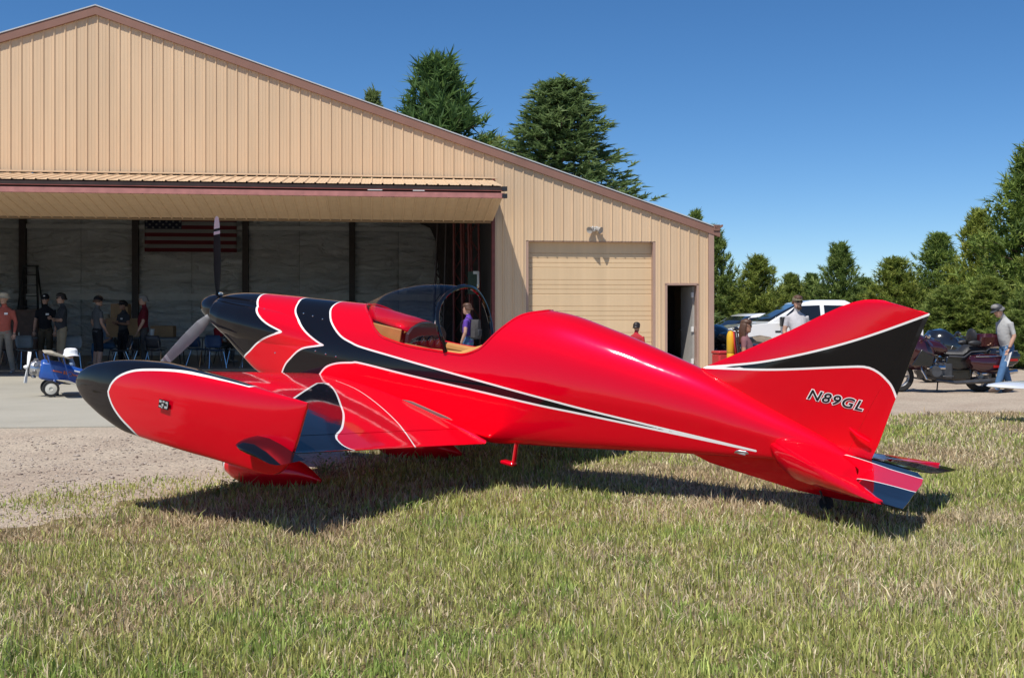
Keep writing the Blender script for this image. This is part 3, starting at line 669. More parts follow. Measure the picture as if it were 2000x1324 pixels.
p, H_, T_ = person('person in dark cap and black outfit with a white name tag', at(241, 29.2, FZ), -.5, 1.66, C_CHAR, C_BLACK, BLACKP, 1, .6, 1., arms={'L': ((.22, -.02, 1.14), (.05, -.25, 1.17)), 'R': ((-.22, -.02, 1.14), (-.02, -.24, 1.15))}, fem=True, hair=(HAIRB, 'bun'))
cap(p, H_, C_BLACK); shades(p, H_); name_tag(p, T_, .06, 1.29, -.12)
p, H_, T_ = person('grey-haired person in maroon polo and dark grey trousers', at(281, 28.3, FZ), -1.25, 1.77, C_MAROON, C_DGREY, BLACKP, 0, .75, 1., arms={'L': ((.24, -.02, 1.13), (.22, -.14, .9))}, belly=.02, hair=(HAIRG, 'short'))
p, H_, T_ = person('seated person in faded blue shirt and tan hat behind the standing group', at(216, 30.6, FZ), -.7, 1.75, C_BLUE, C_JEAN, SNEAK, 0, .6, 1., seated=True, arms={'L': ((.25, -.1, 1.14), (.12, -.3, 1.02)), 'R': ((-.25, -.1, 1.14), (-.12, -.3, 1.02))}, lean=.2, hair=(HAIRG, 'short'))
bucket_hat(p, H_, C_BEIGE); 
p, H_, T_ = person('seated person in red shirt seen under the propeller hub', at(424, 31.2, FZ), 2.4, 1.72, C_RED, C_DGREY, SNEAK, 0, .6, 1., seated=True, arms={'L': ((.25, -.1, 1.14), (.12, -.3, 1.02)), 'R': ((-.25, -.1, 1.14), (-.12, -.3, 1.02))}, lean=.15, hair=(HAIRG, 'short'))
p, H_, T_ = person('person in purple T-shirt wearing a backpack, seen through the canopy hoop', at(914, 22., .012), -1.9, 1.50, C_PURPLE, C_JEAN, SNEAK, 0, .55, 1., fem=True, hair=(HAIRBR, 'short'))
bp = thing('backpack', 'dark grey backpack worn by the person in purple', 'backpack', p.location, -1.9); kk = 1.50 / 1.75
mb = MB(); mb.loft([[(x * w, .13 + y * .12, z) for x, y in ((-1, 0), (-.95, .8), (-.6, 1.25), (.6, 1.25), (.95, .8), (1, 0))] for z, w in ((.98, .14), (1.02, .17), (1.2, .165), (1.36, .14), (1.42, .09))]); mb.build('pack_body', C_DGREY, bp)
MB().box((0, .285, 1.12), (.2, .05, .16)).build('front_pocket', C_CHAR, bp, bevel=.02)
for s in (-1, 1): MB().tube([(s * .09, .13, 1.4), (s * .1, .02, 1.46), (s * .11, -.125, 1.36), (s * .13, -.12, 1.15), (s * .14, .12, 1.02)], .018, 6, flat=.5).build('strap', C_CHAR, bp)
bp.scale = (kk,) * 3
p, H_, T_ = person('dark-haired child whose head shows above the airplane spine', Gp(1243, 20.2), 2.6, 1.16, C_RED, C_JEAN, SNEAK, 1, .6, 1., hair=(HAIRB, 'short')); cap(p, H_, HAIRB, False)
p, H_, T_ = person('bearded person in heather grey T-shirt and camouflage cap before the pickup', Gp(1557, 21.6), .2, 1.79, C_HEATH, C_KHAKI, SNEAK, 0, .6, 1., belly=.03, hair=(HAIRBR, 'short')); cap(p, H_, C_CAMO); shades(p, H_)
MB().ell(H_(0, -.07, -.085), (.055, .045, .05), 10, 7).build('beard', HAIRBR, p)
p, H_, T_ = person('seated person with long brown hair and mauve top near the yellow bollard', Gp(1462, 21.), 1.2, 1.72, C_MAUVE, C_JEAN, SNEAK, 1, .5, 1., seated=True, lean=-.1, fem=True, hair=(HAIRBR, 'long')); shades(p, H_)
p, H_, T_ = person('stooping person in grey shirt, jeans and dark cap walking beside the motorcycle', Gp(1966, 22.3), -1.35, 1.74, C_SHIRTG, C_JEAN, mat('boot_brown', (.10, .065, .045), .6), 0, .8, 1., arms={'L': ((.24, .02, 1.13), (.22, -.12, .88)), 'R': ((-.24, -.0, 1.13), (-.2, -.2, 1.0))}, legs={'L': ((.11, -.16, .52), (.1, -.30, .10), (.1, -1, .05)), 'R': ((-.1, .02, .5), (-.1, .16, .10), (0, -1, -.1))}, lean=.13, bow=.75, belly=.015, hair=(HAIRG, 'short')); cap(p, H_, C_CHAR)
wt = MB().lathe([(.036, -.012), (.036, .012)], c=T_(.222, -.1, .905), seg=12).build('wrist_watch', BLACKP, p)
pp = thing('paper_sheet', 'folded white paper held by the person walking beside the motorcycle', 'paper', (p.location.x - .02, p.location.y - .24, p.location.z + .70), -.4)
MB().add([(-.08, 0, .06), (.02, .0, .12), (-.06, .02, -.17), (-.16, .01, -.22)], [(0, 1, 2, 3)]).add([(-.08, .004, .06), (.02, .014, .12), (-.05, .03, -.16), (-.15, .03, -.21)], [(0, 1, 2, 3)]).build('sheet', PAPER, pp, smooth=False, solid=.002)
# ------------------------------------------------------------------ vehicles
TYRE = mat('tyre_rubber', (.02, .02, .02), .85, 0, .2, 10.); GLASSD = mat('dark_car_glass', (.012, .014, .018), .04, 0, .1, 2., spec=.7); WHITECAR = mat('white_car_paint', (.80, .81, .82), .25, 0, .02, 2., coat=1.)
ALU = mat('brushed_alloy', (.55, .55, .56), .28, .9); HEADL = mat('headlamp_lens', (.5, .52, .55), .08, .3); REDL = mat('red_lens', (.35, .01, .01), .15); GREYCAR = mat('dark_grey_car_paint', (.05, .055, .065), .25, .3, .05, 2., coat=1.)
def wheel(parent, c, r, w, axis='y', nsp=6):
    e = bpy.data.objects.new('wheel', None); COL.objects.link(e); e.parent = parent; e.location = c
    MB().lathe([(r * .66, -w * .5), (r * .9, -w * .5), (r, -w * .3), (r, w * .3), (r * .9, w * .5), (r * .66, w * .5)], axis=axis, seg=28, cap=False).build('tyre', TYRE, e)
    m = MB(); m.lathe([(r * .67, -w * .45), (r * .62, -w * .3), (r * .62, w * .3), (r * .67, w * .45)], axis=axis, seg=28, cap=False); m.lathe([(r * .16, -w * .35), (r * .16, w * .35)], axis=axis, seg=12)
    for i in range(nsp):
        a = 2 * math.pi * i / nsp; d = (math.cos(a), math.sin(a)); f = lambda q: (q[0], 0, q[1]) if axis == 'y' else (0, q[0], q[1])
        m.tube([f((d[0] * r * .1, d[1] * r * .1)), f((d[0] * r * .64, d[1] * r * .64))], r * .075, 6)
    m.build('rim', ALU, e); return e
def pickup(name, label, loc, rz, paint, L=5.9, hgt=1.98, roof=None):
    """vehicle pointing to local -X; built from lofted cross sections"""
    t = thing(name, label, 'truck', loc, rz); W = 1.0
    body = [(-2.95, .55), (-2.98, .9), (-2.9, 1.12), (-2.2, 1.26), (-1.55, 1.32), (1.05, 1.34), (1.06, 1.32), (2.95, 1.32), (2.97, .6), (2.5, .52), (2.42, .75), (2.2, .92), (1.9, .97), (1.6, .92), (1.4, .75), (1.3, .45), (-1.2, .45), (-1.3, .75), (-1.5, .92), (-1.8, .97), (-2.1, .92), (-2.3, .75), (-2.4, .5)]
    MB().prism(body, -W, W).build('body', paint, t, bevel=.05, bseg=3)
    cab = MB(); lo_ = [(-1.62, 1.30), (1.02, 1.32)]; 
    rings = []
    for z, x0, x1, w in ((1.30, -1.60, 1.04, .97), (1.45, -1.35, 1.03, .94), (1.75, -.80, .97, .86), (1.90, -.50, .90, .79), (1.97, -.22, .78, .70), (1.985, .0, .6, .5)):
        r = []; n = 5
        for i in range(n): r.append((lerp(x0, x1, i / (n - 1)), -w, z))
        for i in range(n): r.append((lerp(x1, x0, i / (n - 1)), w, z))
        rings.append(r)
    cab.loft(rings); cab.build('cab', roof or paint, t, bevel=.03, ang=50)
    def ws(z): return float(np.interp(z, [1.30, 1.45, 1.75, 1.90], [.97, .94, .86, .79])) + .004
    def xs_(z): return lerp(-1.60, -.50, ((z - 1.30) / .6))
    for s in (-1, 1):
        for q in ([(-1.18, 1.40), (-.72, 1.80), (-.02, 1.83), (-.02, 1.40)], [(.10, 1.40), (.10, 1.83), (.72, 1.82), (.88, 1.68), (.90, 1.40)]):
            MB().loft([[(x, s * (ws(z) - .01), z) for x, z in q], [(x, s * (ws(z) + .012), z) for x, z in q]]).build('side_window', GLASSD, t, smooth=False)
        for x in (-.9, .05, 1.0): MB().tube([(x, s * 1.003, .55), (x, s * 1.003, 1.28)], .006, 4).build('door_seam', BLACKP, t)
        for x in (-.15, .85): MB().box((x, s * 1.02, 1.17), (.22, .03, .035)).build('door_handle', BLACKP, t, bevel=.008)
        mr = MB().box((-1.2, s * 1.16, 1.36), (.12, .22, .27)).build('mirror', BLACKP, t, bevel=.03); MB().tube([(-1.2, s * .96, 1.32), (-1.2, s * 1.1, 1.33)], .025, 6).build('mirror_arm', BLACKP, mr)
        MB().box((-2.86, s * .78, 1.02), (.22, .36, .2)).build('headlight', HEADL, t, bevel=.04)
        MB().box((2.95, s * .88, 1.12), (.05, .16, .3)).build('tail_light', REDL, t, bevel=.01)
        MB().box((-1.28, s * 1.004, 1.08), (.16, .012, .05)).build('fender_badge', BLACKP, t, smooth=False)
        for x in (-1.85, 1.9): wheel(t, (x, s * .84, .40), .40, .28)
    MB().loft([[(xs_(z) - .02 - .0, y * ws(z) * .92, z) for y in (-1, -.5, 0, .5, 1)] for z in (1.37, 1.5, 1.65, 1.86)], False, closed=False).build('windshield', GLASSD, t, solid=.02)
    MB().box((-2.97, 0, .92), (.06, 1.1, .3)).build('grille', CHROME, t, bevel=.02); MB().box((-3.0, 0, .58), (.16, 1.9, .2)).build('bumper', CHROME, t, bevel=.04)
    return t
pickup('pickup_truck', 'white crew-cab pickup truck parked beyond the hangar corner', (at(1583, 33.)[0], 33., -.2), .07, WHITECAR)
pickup('pickup_truck', 'dark grey vehicle with white roof mostly hidden behind the white pickup', (at(1470, 38.5)[0], 38.5, -.22), .35, GREYCAR, roof=WHITECAR).scale = (.8, .9, .83)
BURG = mat('burgundy_bike_paint', (.05, .008, .012), .2, .3, .1, 3., coat=1.); BIKEBLK = mat('black_bike_paint', (.012, .012, .014), .2, 0, .1, 3., coat=1.); LEATHER = mat('black_leather', (.02, .02, .022), .5, 0, .2, 20., .3, 60.)
ENG = mat('engine_alloy', (.11, .11, .115), .4, .7, .3, 8.)
def motorcycle(label, loc, rz, paint, trunk=True, screen=True):
    """touring motorcycle pointing to local -X"""
    t = thing('motorcycle', label, 'motorcycle', loc, rz)
    wheel(t, (-.85, 0, .31), .31, .13, nsp=5); wheel(t, (.83, 0, .31), .31, .18, nsp=5)
    for s in (-1, 1): MB().tube([(-.87, s * .1, .31), (-.58, s * .1, .95)], .03, 8).build('fork', CHROME, t)
    m = MB(); m.loft([[(x, y * w, z + zz) for y, zz in ((-1, 0), (-.8, h), (0, h * 1.25), (.8, h), (1, 0))] for x, z, w, h in ((-1.12, .48, .07, .05), (-1.0, .58, .09, .06), (-.8, .62, .1, .06), (-.6, .56, .09, .05))], False, closed=False); m.build('front_fender', paint, t, solid=.01)
    # fairing
    m = MB(); rings = []
    for x, zc, rz_, w in ((-1.0, .86, .07, .10), (-.93, .88, .2, .24), (-.8, .88, .33, .36), (-.6, .84, .40, .42), (-.4, .78, .36, .40), (-.25, .74, .28, .32)):
        rings.append([(x, w * math.copysign(abs(math.cos(q)) ** .8, math.cos(q)), zc + rz_ * math.copysign(abs(math.sin(q)) ** .8, math.sin(q))) for q in (2 * math.pi * i / 16 for i in range(16))])
    m.loft(rings); m.build('fairing', paint, t)
    for s in (-1, 1):
        MB().ell((-.93, s * .14, .92), (.07, .10, .06), 12, 7).build('headlight', HEADL, t)
        MB().prism([(-.75, .55), (-.35, .52), (-.30, .72), (-.55, .86)], s * .405, s * .43).build('fairing_vent', BIKEBLK, t, bevel=.01)
        mr = MB().ell((-.45, s * .48, 1.12), (.05, .10, .06), 12, 7).build('mirror', CHROME if trunk else BIKEBLK, t); MB().tube([(-.5, s * .34, 1.03), (-.45, s * .44, 1.1)], .012, 6).build('mirror_stem', BIKEBLK, mr)
        hb = MB().tube([(-.38, s * .05, 1.05), (-.36, s * .25, 1.1), (-.2, s * .38, 1.04)], .016, 8).build('handlebar', CHROME, t); MB().tube([(-.26, s * .345, 1.06), (-.16, s * .40, 1.025)], .024, 8).build('grip', BIKEBLK, hb)
        # engine
        MB().lathe([(.1, 0), (.12, .05), (.12, .2), (.1, .26)], c=(-.25, s * .18 if s > 0 else -.44, .42), axis='y', seg=14).build('cylinder_head', ENG, t)
        MB().tube([(-.42, s * .33, .5), (-.05, s * .34, .5)], .05, 10).build('valve_cover', CHROME, t)
        for i in range(4): MB().tube([(-.38 + i * .1, s * .36, .58), (-.38 + i * .1, s * .3, .62)], .022, 7).build('intake_boot', BIKEBLK, t)
        MB().tube([(-.2, s * .28, .25), (.2, s * .3, .2), (.95, s * .32, .24), (1.15, s * .32, .26)], [.03, .035, .055, .05], 10).build('exhaust', CHROME if not trunk else ENG, t)
        MB().box((-.0, s * .37, .33), (.22, .08, .03)).build('foot_board', ENG, t, bevel=.01)
        MB().tube([(-.5, s * .28, .62), (-.55, s * .42, .45), (-.45, s * .42, .28), (-.3, s * .28, .25)], .018, 7).build('crash_bar', CHROME, t)
        # saddlebag
        m = MB(); rings = []
        for x, z, rzz in ((.45, .62, .05), (.5, .60, .14), (.7, .58, .19), (1.0, .57, .20), (1.12, .58, .16), (1.17, .60, .08)):
            rings.append([(x, s * (.29 + .13 * math.cos(q)), z + rzz * math.copysign(abs(math.sin(q)) ** .7, math.sin(q))) for q in (2 * math.pi * i / 14 for i in range(14))])
        m.loft(rings); sb = m.build('saddlebag', paint, t); MB().box((1.0, s * .425, .52), (.2, .012, .05)).build('reflector', REDL, sb, bevel=.004)
        MB().tube([(.55, s * .41, .72), (1.1, s * .41, .73)], .012, 6).build('chrome_rail', CHROME, sb)
    MB().box((-.1, 0, .42), (.6, .42, .36)).build('engine_block', ENG, t, bevel=.05)
    MB().box((.35, 0, .36), (.5, .3, .26)).build('gear_case', BIKEBLK, t, bevel=.05)
    m = MB(); m.loft([[(x, w * math.cos(q), z + h * math.sin(q)) for q in (2 * math.pi * i / 14 for i in range(14))] for x, z, w, h in ((-.42, .9, .1, .1), (-.3, .91, .19, .15), (-.05, .88, .2, .15), (.1, .82, .14, .1))]); m.build('tank', paint, t)
    m = MB(); m.loft([[(x, w * math.cos(q), z + h * math.sin(q)) for q in (2 * math.pi * i / 14 for i in range(14))] for x, z, w, h in ((.02, .78, .1, .06), (.12, .76, .19, .08), (.38, .75, .22, .09), (.46, .80, .22, .11), (.52, .85, .2, .1), (.8, .86, .2, .09), (.9, .85, .15, .06))]); m.build('seat', LEATHER, t)
    MB().tube([(.1, -.2, .72), (.4, -.23, .70), (.55, -.21, .80), (.85, -.2, .82)], .02, 8).build('seat_piping', ENG, t)
    m = MB(); m.prism([(.05, .72), (.6, .74), (.62, .5), (.3, .45), (.02, .5)], -.2, .2); m.build('side_cover', BIKEBLK, t, bevel=.03)
    ws_ = MB(); (screen or trunk) and ws_.loft([[(x, y * w, z - .06 * y * y) for y in np.linspace(-1, 1, 9)] for x, z, w in ((-.78, 1.15, .3), (-.66, 1.32, .28), (-.56, 1.46, .2))], False, closed=False); (screen or trunk) and ws_.build('windscreen', mat('smoke_screen', (.15, .16, .18), .06, 0, .05), t, solid=.006)
    if trunk:
        m = MB(); rings = []
        for z, x0, x1, w in ((.88, .72, 1.22, .2), (.92, .68, 1.28, .27), (1.1, .7, 1.32, .29), (1.17, .76, 1.28, .25)):
            rings.append([((x0 + x1) / 2 + (x1 - x0) / 2 * math.copysign(abs(math.cos(q)) ** .5, math.cos(q)), w * math.copysign(abs(math.sin(q)) ** .5, math.sin(q)), z) for q in (2 * math.pi * i / 20 for i in range(20))])
        m.loft(rings); tr = m.build('trunk', paint, t); MB().box((1.3, 0, 1.0), (.04, .4, .06)).build('tail_light', REDL, tr, bevel=.01)
        MB().ell((.66, 0, 1.1), (.07, .2, .17), 14, 9).build('backrest', LEATHER, t)
        for s in (-1, 1): MB().ell((.62, s * .23, .98), (.14, .05, .06), 10, 7).build('armrest', LEATHER, t)
    MB().box((1.2, 0, .45), (.1, .18, .2)).build('rear_fender', paint, t, bevel=.03)
    MB().tube([(.05, .18, .25), (.1, .34, .01)], .014, 6).build('side_stand', BIKEBLK, t)
    return t
motorcycle('burgundy touring motorcycle with black seat parked beside the walking person', (at(1835, 22.6)[0], 22.6, float(G(8.3, 22.6))), .06, BURG)
motorcycle('black motorcycle with chrome bars parked behind the burgundy one', (at(1882, 26.)[0], 26., float(G(9.9, 26.))), .2, BIKEBLK, False, False)
motorcycle('black motorcycle parked at the hangar corner', (at(1424, 28.)[0], 28., float(G(5.3, 28.))), -1.2, BIKEBLK, False, False)
gp = Gp(1427, 20.6)
bo = thing('bollard', 'yellow round-topped bollard near the hangar corner', 'bollard', gp)
YEL = mat('yellow_paint', (.70, .40, .02), .45, 0, .08, 5.)
MB().lathe([(.07, 0), (.07, .68), (.066, .69), (.066, .71), (.072, .72), (.072, .98), (.066, 1.03), (.045, 1.08), (.01, 1.1)], seg=20).build('post', YEL, bo); MB().lathe([(.0735, .70), (.0735, .716)], seg=20).build('band', mat('dark_yellow', (.4, .2, .01), .5), bo); MB().box((0, 0, .01), (.24, .24, .03)).build('base_plate', YEL, bo, smooth=False, bevel=.005)
gp = Gp(1470, 20.6)
ch = thing('canvas_chair', 'red canvas folding chair with a high back near the seated person', 'chair', gp, 1.3)
for s in (-1, 1):
    MB().tube([(s * .24, -.22, 0), (s * .24, .22, .46)], .014, 6).build('leg', STEEL_D, ch); MB().tube([(s * .24, .22, 0), (s * .24, -.22, .46)], .014, 6).build('leg', STEEL_D, ch); MB().tube([(s * .24, .2, .4), (s * .22, .3, 1.1)], .014, 6).build('upright', STEEL_D, ch); MB().tube([(s * .27, .23, .64), (s * .27, -.24, .62)], .02, 6, flat=.6).build('armrest', C_RED, ch)
MB().loft([[(x, y, .46 - .04 * math.cos(x * 6)) for x in np.linspace(-.24, .24, 7)] for y in (-.22, 0, .22)], False, closed=False).build('seat', C_RED, ch, solid=.01); MB().loft([[(x, .22 + z * .09 + .03 * math.cos(x * 6), z) for x in np.linspace(-.23, .23, 7)] for z in (.6, .8, 1.1)], False, closed=False).build('backrest', C_RED, ch, solid=.012)
MB().box((0, .31, .9), (.05, .02, .3)).build('back_pocket', cloth('dark_red', (.2, .02, .03)), ch, bevel=.006)
gp = Gp(1415, 22.2)
rc = thing('red_cooler', 'red box standing behind the yellow bollard', 'cooler', (gp[0], gp[1], gp[2]), .3)
MB().box((0, 0, .34), (.4, .32, .6)).build('tub', mat('red_plastic', (.5, .03, .03), .4), rc, bevel=.03); MB().box((0, 0, .665), (.42, .34, .06)).build('lid', mat('red_plastic', (0, 0, 0)), rc, bevel=.02)

for uu, vv, rz, lb in ((-10.24, 6.2, -.7, 'grey chair under the seated person in faded blue'), (-7.46, 6.45, 2.4, 'grey chair under the seated person in red')): chair('stacking_chair', lb, uu, vv, rz - HU, GREYSH)
c2 = copy_tree(ch); c2.location = Gp(1462, 21.); c2.rotation_euler = (0, 0, 1.2); c2['label'] = 'red canvas folding chair under the long-haired seated person'
# ------------------------------------------------------------------ small blue pedal biplane with a child
TOYB = mat('toy_blue_paint', (.015, .075, .33), .35, 0, .08, 5., coat=.4); TOYW = mat('toy_wing_cloth', (.42, .38, .30), .7)
ty = thing('pedal_plane', 'small blue pedal biplane on two wheels standing on the apron', 'toy plane', (at(112, 18.)[0], 18.0, .0), .45); ty.rotation_euler = (0, .15, .45); ty.scale = (1.02, 1.02, 1.02)
# local: nose to -X, tail to +X (mostly hidden behind the airplane pod), a little nose high
m = MB()
m.loft([[(x, w * a, zc + hh * b) for a, b in ((-1, -.8), (-.8, -1), (.8, -1), (1, -.8), (1, .6), (.6, 1), (-.6, 1), (-1, .6))] for x, zc, w, hh in ((-.32, .40, .12, .13), (-.28, .40, .15, .155), (-.05, .39, .16, .16), (.12, .37, .16, .14), (.5, .33, .12, .11), (1.0, .29, .05, .06))])
m.build('fuselage', TOYB, ty, bevel=.01)
MB().lathe([(.03, -.47), (.09, -.46), (.12, -.42), (.13, -.36), (.12, -.31)], c=(0, 0, .40), axis='x', seg=18).build('engine_cowl', ALU, ty)
for i in range(7):
    a = 2 * math.pi * i / 7; MB().tube([(-.39, .08 * math.cos(a), .40 + .08 * math.sin(a)), (-.39, .15 * math.cos(a), .40 + .15 * math.sin(a))], .035, 8).build('engine_cylinder', mat('toy_engine', (.25, .25, .26), .4, .7, .3, 20.), ty)
pr = MB(); pr.loft([[(-.5 + tw * .02 * s2, y0 * .09 + s2 * wd2 * .5, .40 + z) for s2 in (-1, 1)] + [(-.49 + tw * .02 * s2, y0 * .09 + s2 * wd2 * .5, .40 + z) for s2 in (1, -1)] for z, wd2, tw, y0 in ((-.24, .03, 1, -1), (-.17, .06, 1, -.6), (-.04, .04, .5, 0), (.04, .04, -.5, 0), (.17, .06, -1, .6), (.24, .03, -1, 1))]); pr.build('propeller', WHITEP, ty)
MB().lathe([(.035, -.50), (.03, -.53), (.012, -.555)], c=(0, 0, .40), axis='x', seg=12).build('spinner', WHITEP, ty)
for zc, x0, nm in ((.63, -.12, 'upper_wing'), (.235, .10, 'lower_wing')):
    m = MB(); rings = []
    for y in (-.72, -.66, 0, .66, .72):
        c = .34 if abs(y) < .7 else .2; rings.append([(x0 + c * (q - .5) * 1., y, zc + .03 * hh - (q - .5) * .04 + abs(y) * .04) for q, hh in ((0, 0), (.1, .5), (.35, 1), (.7, .6), (1, 0), (.6, -.2), (.2, -.3))])
    m.loft(rings); m.build(nm, TOYW, ty)
for y in (-.55, -.2, .2, .55):
    for x in (-.27, -.05): MB().tube([(x + .17 if abs(y) > .3 else x + .05, y * .95, .25 if abs(y) > .3 else .52), (x, y, .635)], .011, 6).build('strut', STEEL_D if abs(y) < .3 else TOYB, ty)
for s in (-1, 1):
    w_ = bpy.data.objects.new('wheel', None); COL.objects.link(w_); w_.parent = ty; w_.location = (-.13, s * .26, .125)
    MB().lathe([(.088, -.025), (.118, -.025), (.125, -.012), (.125, .012), (.118, .025), (.088, .025)], axis='y', seg=24, cap=False).build('tyre', TYRE, w_)
    MB().lathe([(.09, -.02), (.03, -.03), (.03, .03), (.09, .02)], axis='y', seg=24).build('hub_disc', mat('cream_disc', (.62, .6, .54), .5), w_)
    MB().tube([(-.13, s * .25, .125), (-.08, s * .13, .3)], .014, 6).build('gear_leg', TOYB, ty); MB().tube([(-.13, s * .25, .125), (.1, s * .13, .29)], .012, 6).build('gear_leg', TOYB, ty)
MB().tube([(-.13, -.26, .125), (-.13, .26, .125)], .014, 8).build('axle', GALV, ty)
MB().prism([(.72, .33), (1.08, .33), (1.12, .62), (.92, .66)], -.012, .012).build('fin', TOYB, ty)
def stripe(nm, pts, m_):
    MB().prism(pts, -.1595, -.1665).build(nm, m_, ty, smooth=False)
ORG = mat('orange_lettering', (.6, .13, .05), .5)
for a, b in ((-.16, -.0),): stripe('orange_stripe', [(a, .415), (b, .40), (b, .38), (a, .395)], ORG)
for x in (.02, .055): stripe('orange_letter', [(x, .42), (x + .025, .417), (x + .028, .365), (x, .37)], ORG)
mb = MB(); mb.lathe([(.03, -.1665), (.036, -.1665), (.036, -.158), (.03, -.158)], c=(.12, 0, .38), axis='y', seg=18, cap=False); mb.build('orange_ring', ORG, ty)
stripe('orange_stripe', [(.16, .385), (.30, .365), (.30, .345), (.16, .365)], ORG); stripe('white_script', [(.17, .45), (.26, .44), (.26, .42), (.17, .43)], WHITEP)
cx, cy = at(139, 18.2)[:2]
p, H_, T_ = person('small child in white sun hat riding the blue pedal plane', (cx, cy, .0), math.radians(-76), 1.0, C_BLUE, C_CHAR, SNEAK, 0, .7, 1., seated=True, arms={'L': ((.24, -.12, 1.16), (.12, -.3, 1.1)), 'R': ((-.24, -.12, 1.16), (-.12, -.3, 1.1))}, hair=(HAIRBR, 'short'))
p.location.z = -.04; bucket_hat(p, H_, C_WHITE, .78); [o_ for o_ in p.children if o_.name.startswith('hat')][0].scale = (1.6, 1.6, 1.6); [o_ for o_ in p.children if o_.name.startswith('hat')][0].location = (-H_(0, 0, .06)) * .6; shades(p, H_)
# ------------------------------------------------------------------ the parked white airplane reaching into the frame at the right
wp = thing('parked_airplane', 'white airplane wing tip reaching in over the grass at the right edge', 'airplane', (8.6, 14.6, float(G(8.6, 14.6))), math.radians(20))
WP = mat('white_aircraft_paint', (.78, .8, .82), .25, 0, .02, 2., coat=.8)
m = MB(); rings = []
for y, c, x0 in ((-2.68, .10, -.34), (-2.66, .40, -.45), (-2.58, .75, -.55), (-2.4, 1.0, -.62), (-1.2, 1.2, -.68), (.0, 1.25, -.7)):
    rings.append([(y, -(x0 + c * q) * 1., .50 + (.05 + .02 * (y + 2.68)) * hh * min(1, c) + .02 * -y * .0) for q, hh in ((0, 0), (.05, .6), (.2, 1.), (.45, 1.), (.75, .5), (1, .05), (.75, -.15), (.4, -.5), (.1, -.5))])
m.loft(rings); m.build('wing', WP, wp)
m = MB(); m.loft([[(w * math.cos(q), y, .85 + h_ * math.sin(q)) for q in (2 * math.pi * i / 18 for i in range(18))] for y, w, h_ in ((2.0, .12, .14), (1.8, .32, .32), (1.0, .42, .42), (-.2, .45, .55), (-1.6, .28, .35), (-3.4, .08, .12))]); m.build('fuselage', WP, wp)
m = MB(); m.loft([[(w * math.cos(q), y, 1.25 + h_ * math.sin(q)) for q in (2 * math.pi * i / 16 for i in range(16))] for y, w, h_ in ((.7, .1, .05), (.4, .34, .26), (-.2, .36, .32), (-.8, .25, .2), (-1.1, .08, .05))]); m.build('canopy', GLASSD, wp)
for x, y in ((-.8, .2), (.8, .2), (0, -3.2)):
    MB().tube([(x, y, .15), (x * .6, y, .55)], .03, 8).build('gear_leg', WP, wp); MB().lathe([(.15, -.05), (.17, 0), (.15, .05)], c=(x, y, .17), axis='x', seg=18).build('wheel', TYRE, wp)
MB().prism([(-3.5, .9), (-2.9, .9), (-3.2, 1.7), (-3.5, 1.7)], -.03, .03, 'x').build('fin', WP, wp)
# ------------------------------------------------------------------ trees
def needle_mat(nm, dark, mid, lite):
    m, n, l, b = new_nodes(nm); a = n.new('ShaderNodeAttribute'); a.attribute_name = 'tone'
    oi = n.new('ShaderNodeObjectInfo'); r0 = ramp(n, l, a.outputs['Fac'], [(0., dark), (.5, mid), (1., lite)]); tn = ramp(n, l, oi.outputs['Random'], [(0., (.82, .92, .95)), (.5, (1.12, 1.08, .95)), (1., (1.35, 1.22, .9))])
    class R_: outputs = [mixc(n, l, 1., r0.outputs[0], tn.outputs[0], 'MULTIPLY')]
    r = R_; l.new(r.outputs[0], b.inputs['Base Color'])
    b.inputs['Roughness'].default_value = .6; b.inputs['Specular IOR Level'].default_value = .3
    tl = n.new('ShaderNodeBsdfTranslucent'); l.new(r.outputs[0], tl.inputs[0]); mx = n.new('ShaderNodeMixShader'); mx.inputs[0].default_value = .35
    l.new(b.outputs[0], mx.inputs[1]); l.new(tl.outputs[0], mx.inputs[2]); l.new(mx.outputs[0], n['Material Output'].inputs[0]); return m
PINE_M = needle_mat('pine_needles', (.075, .12, .03), (.19, .255, .06), (.34, .39, .11)); SPR_M = needle_mat('spruce_needles', (.08, .125, .05), (.165, .235, .085), (.27, .34, .14)); PINE_D = needle_mat('dark_pine_needles', (.06, .105, .036), (.135, .215, .06), (.24, .325, .10))
BARK = mat('pine_bark', (.13, .085, .06), .9, 0, .35, 9., .8, 14.)
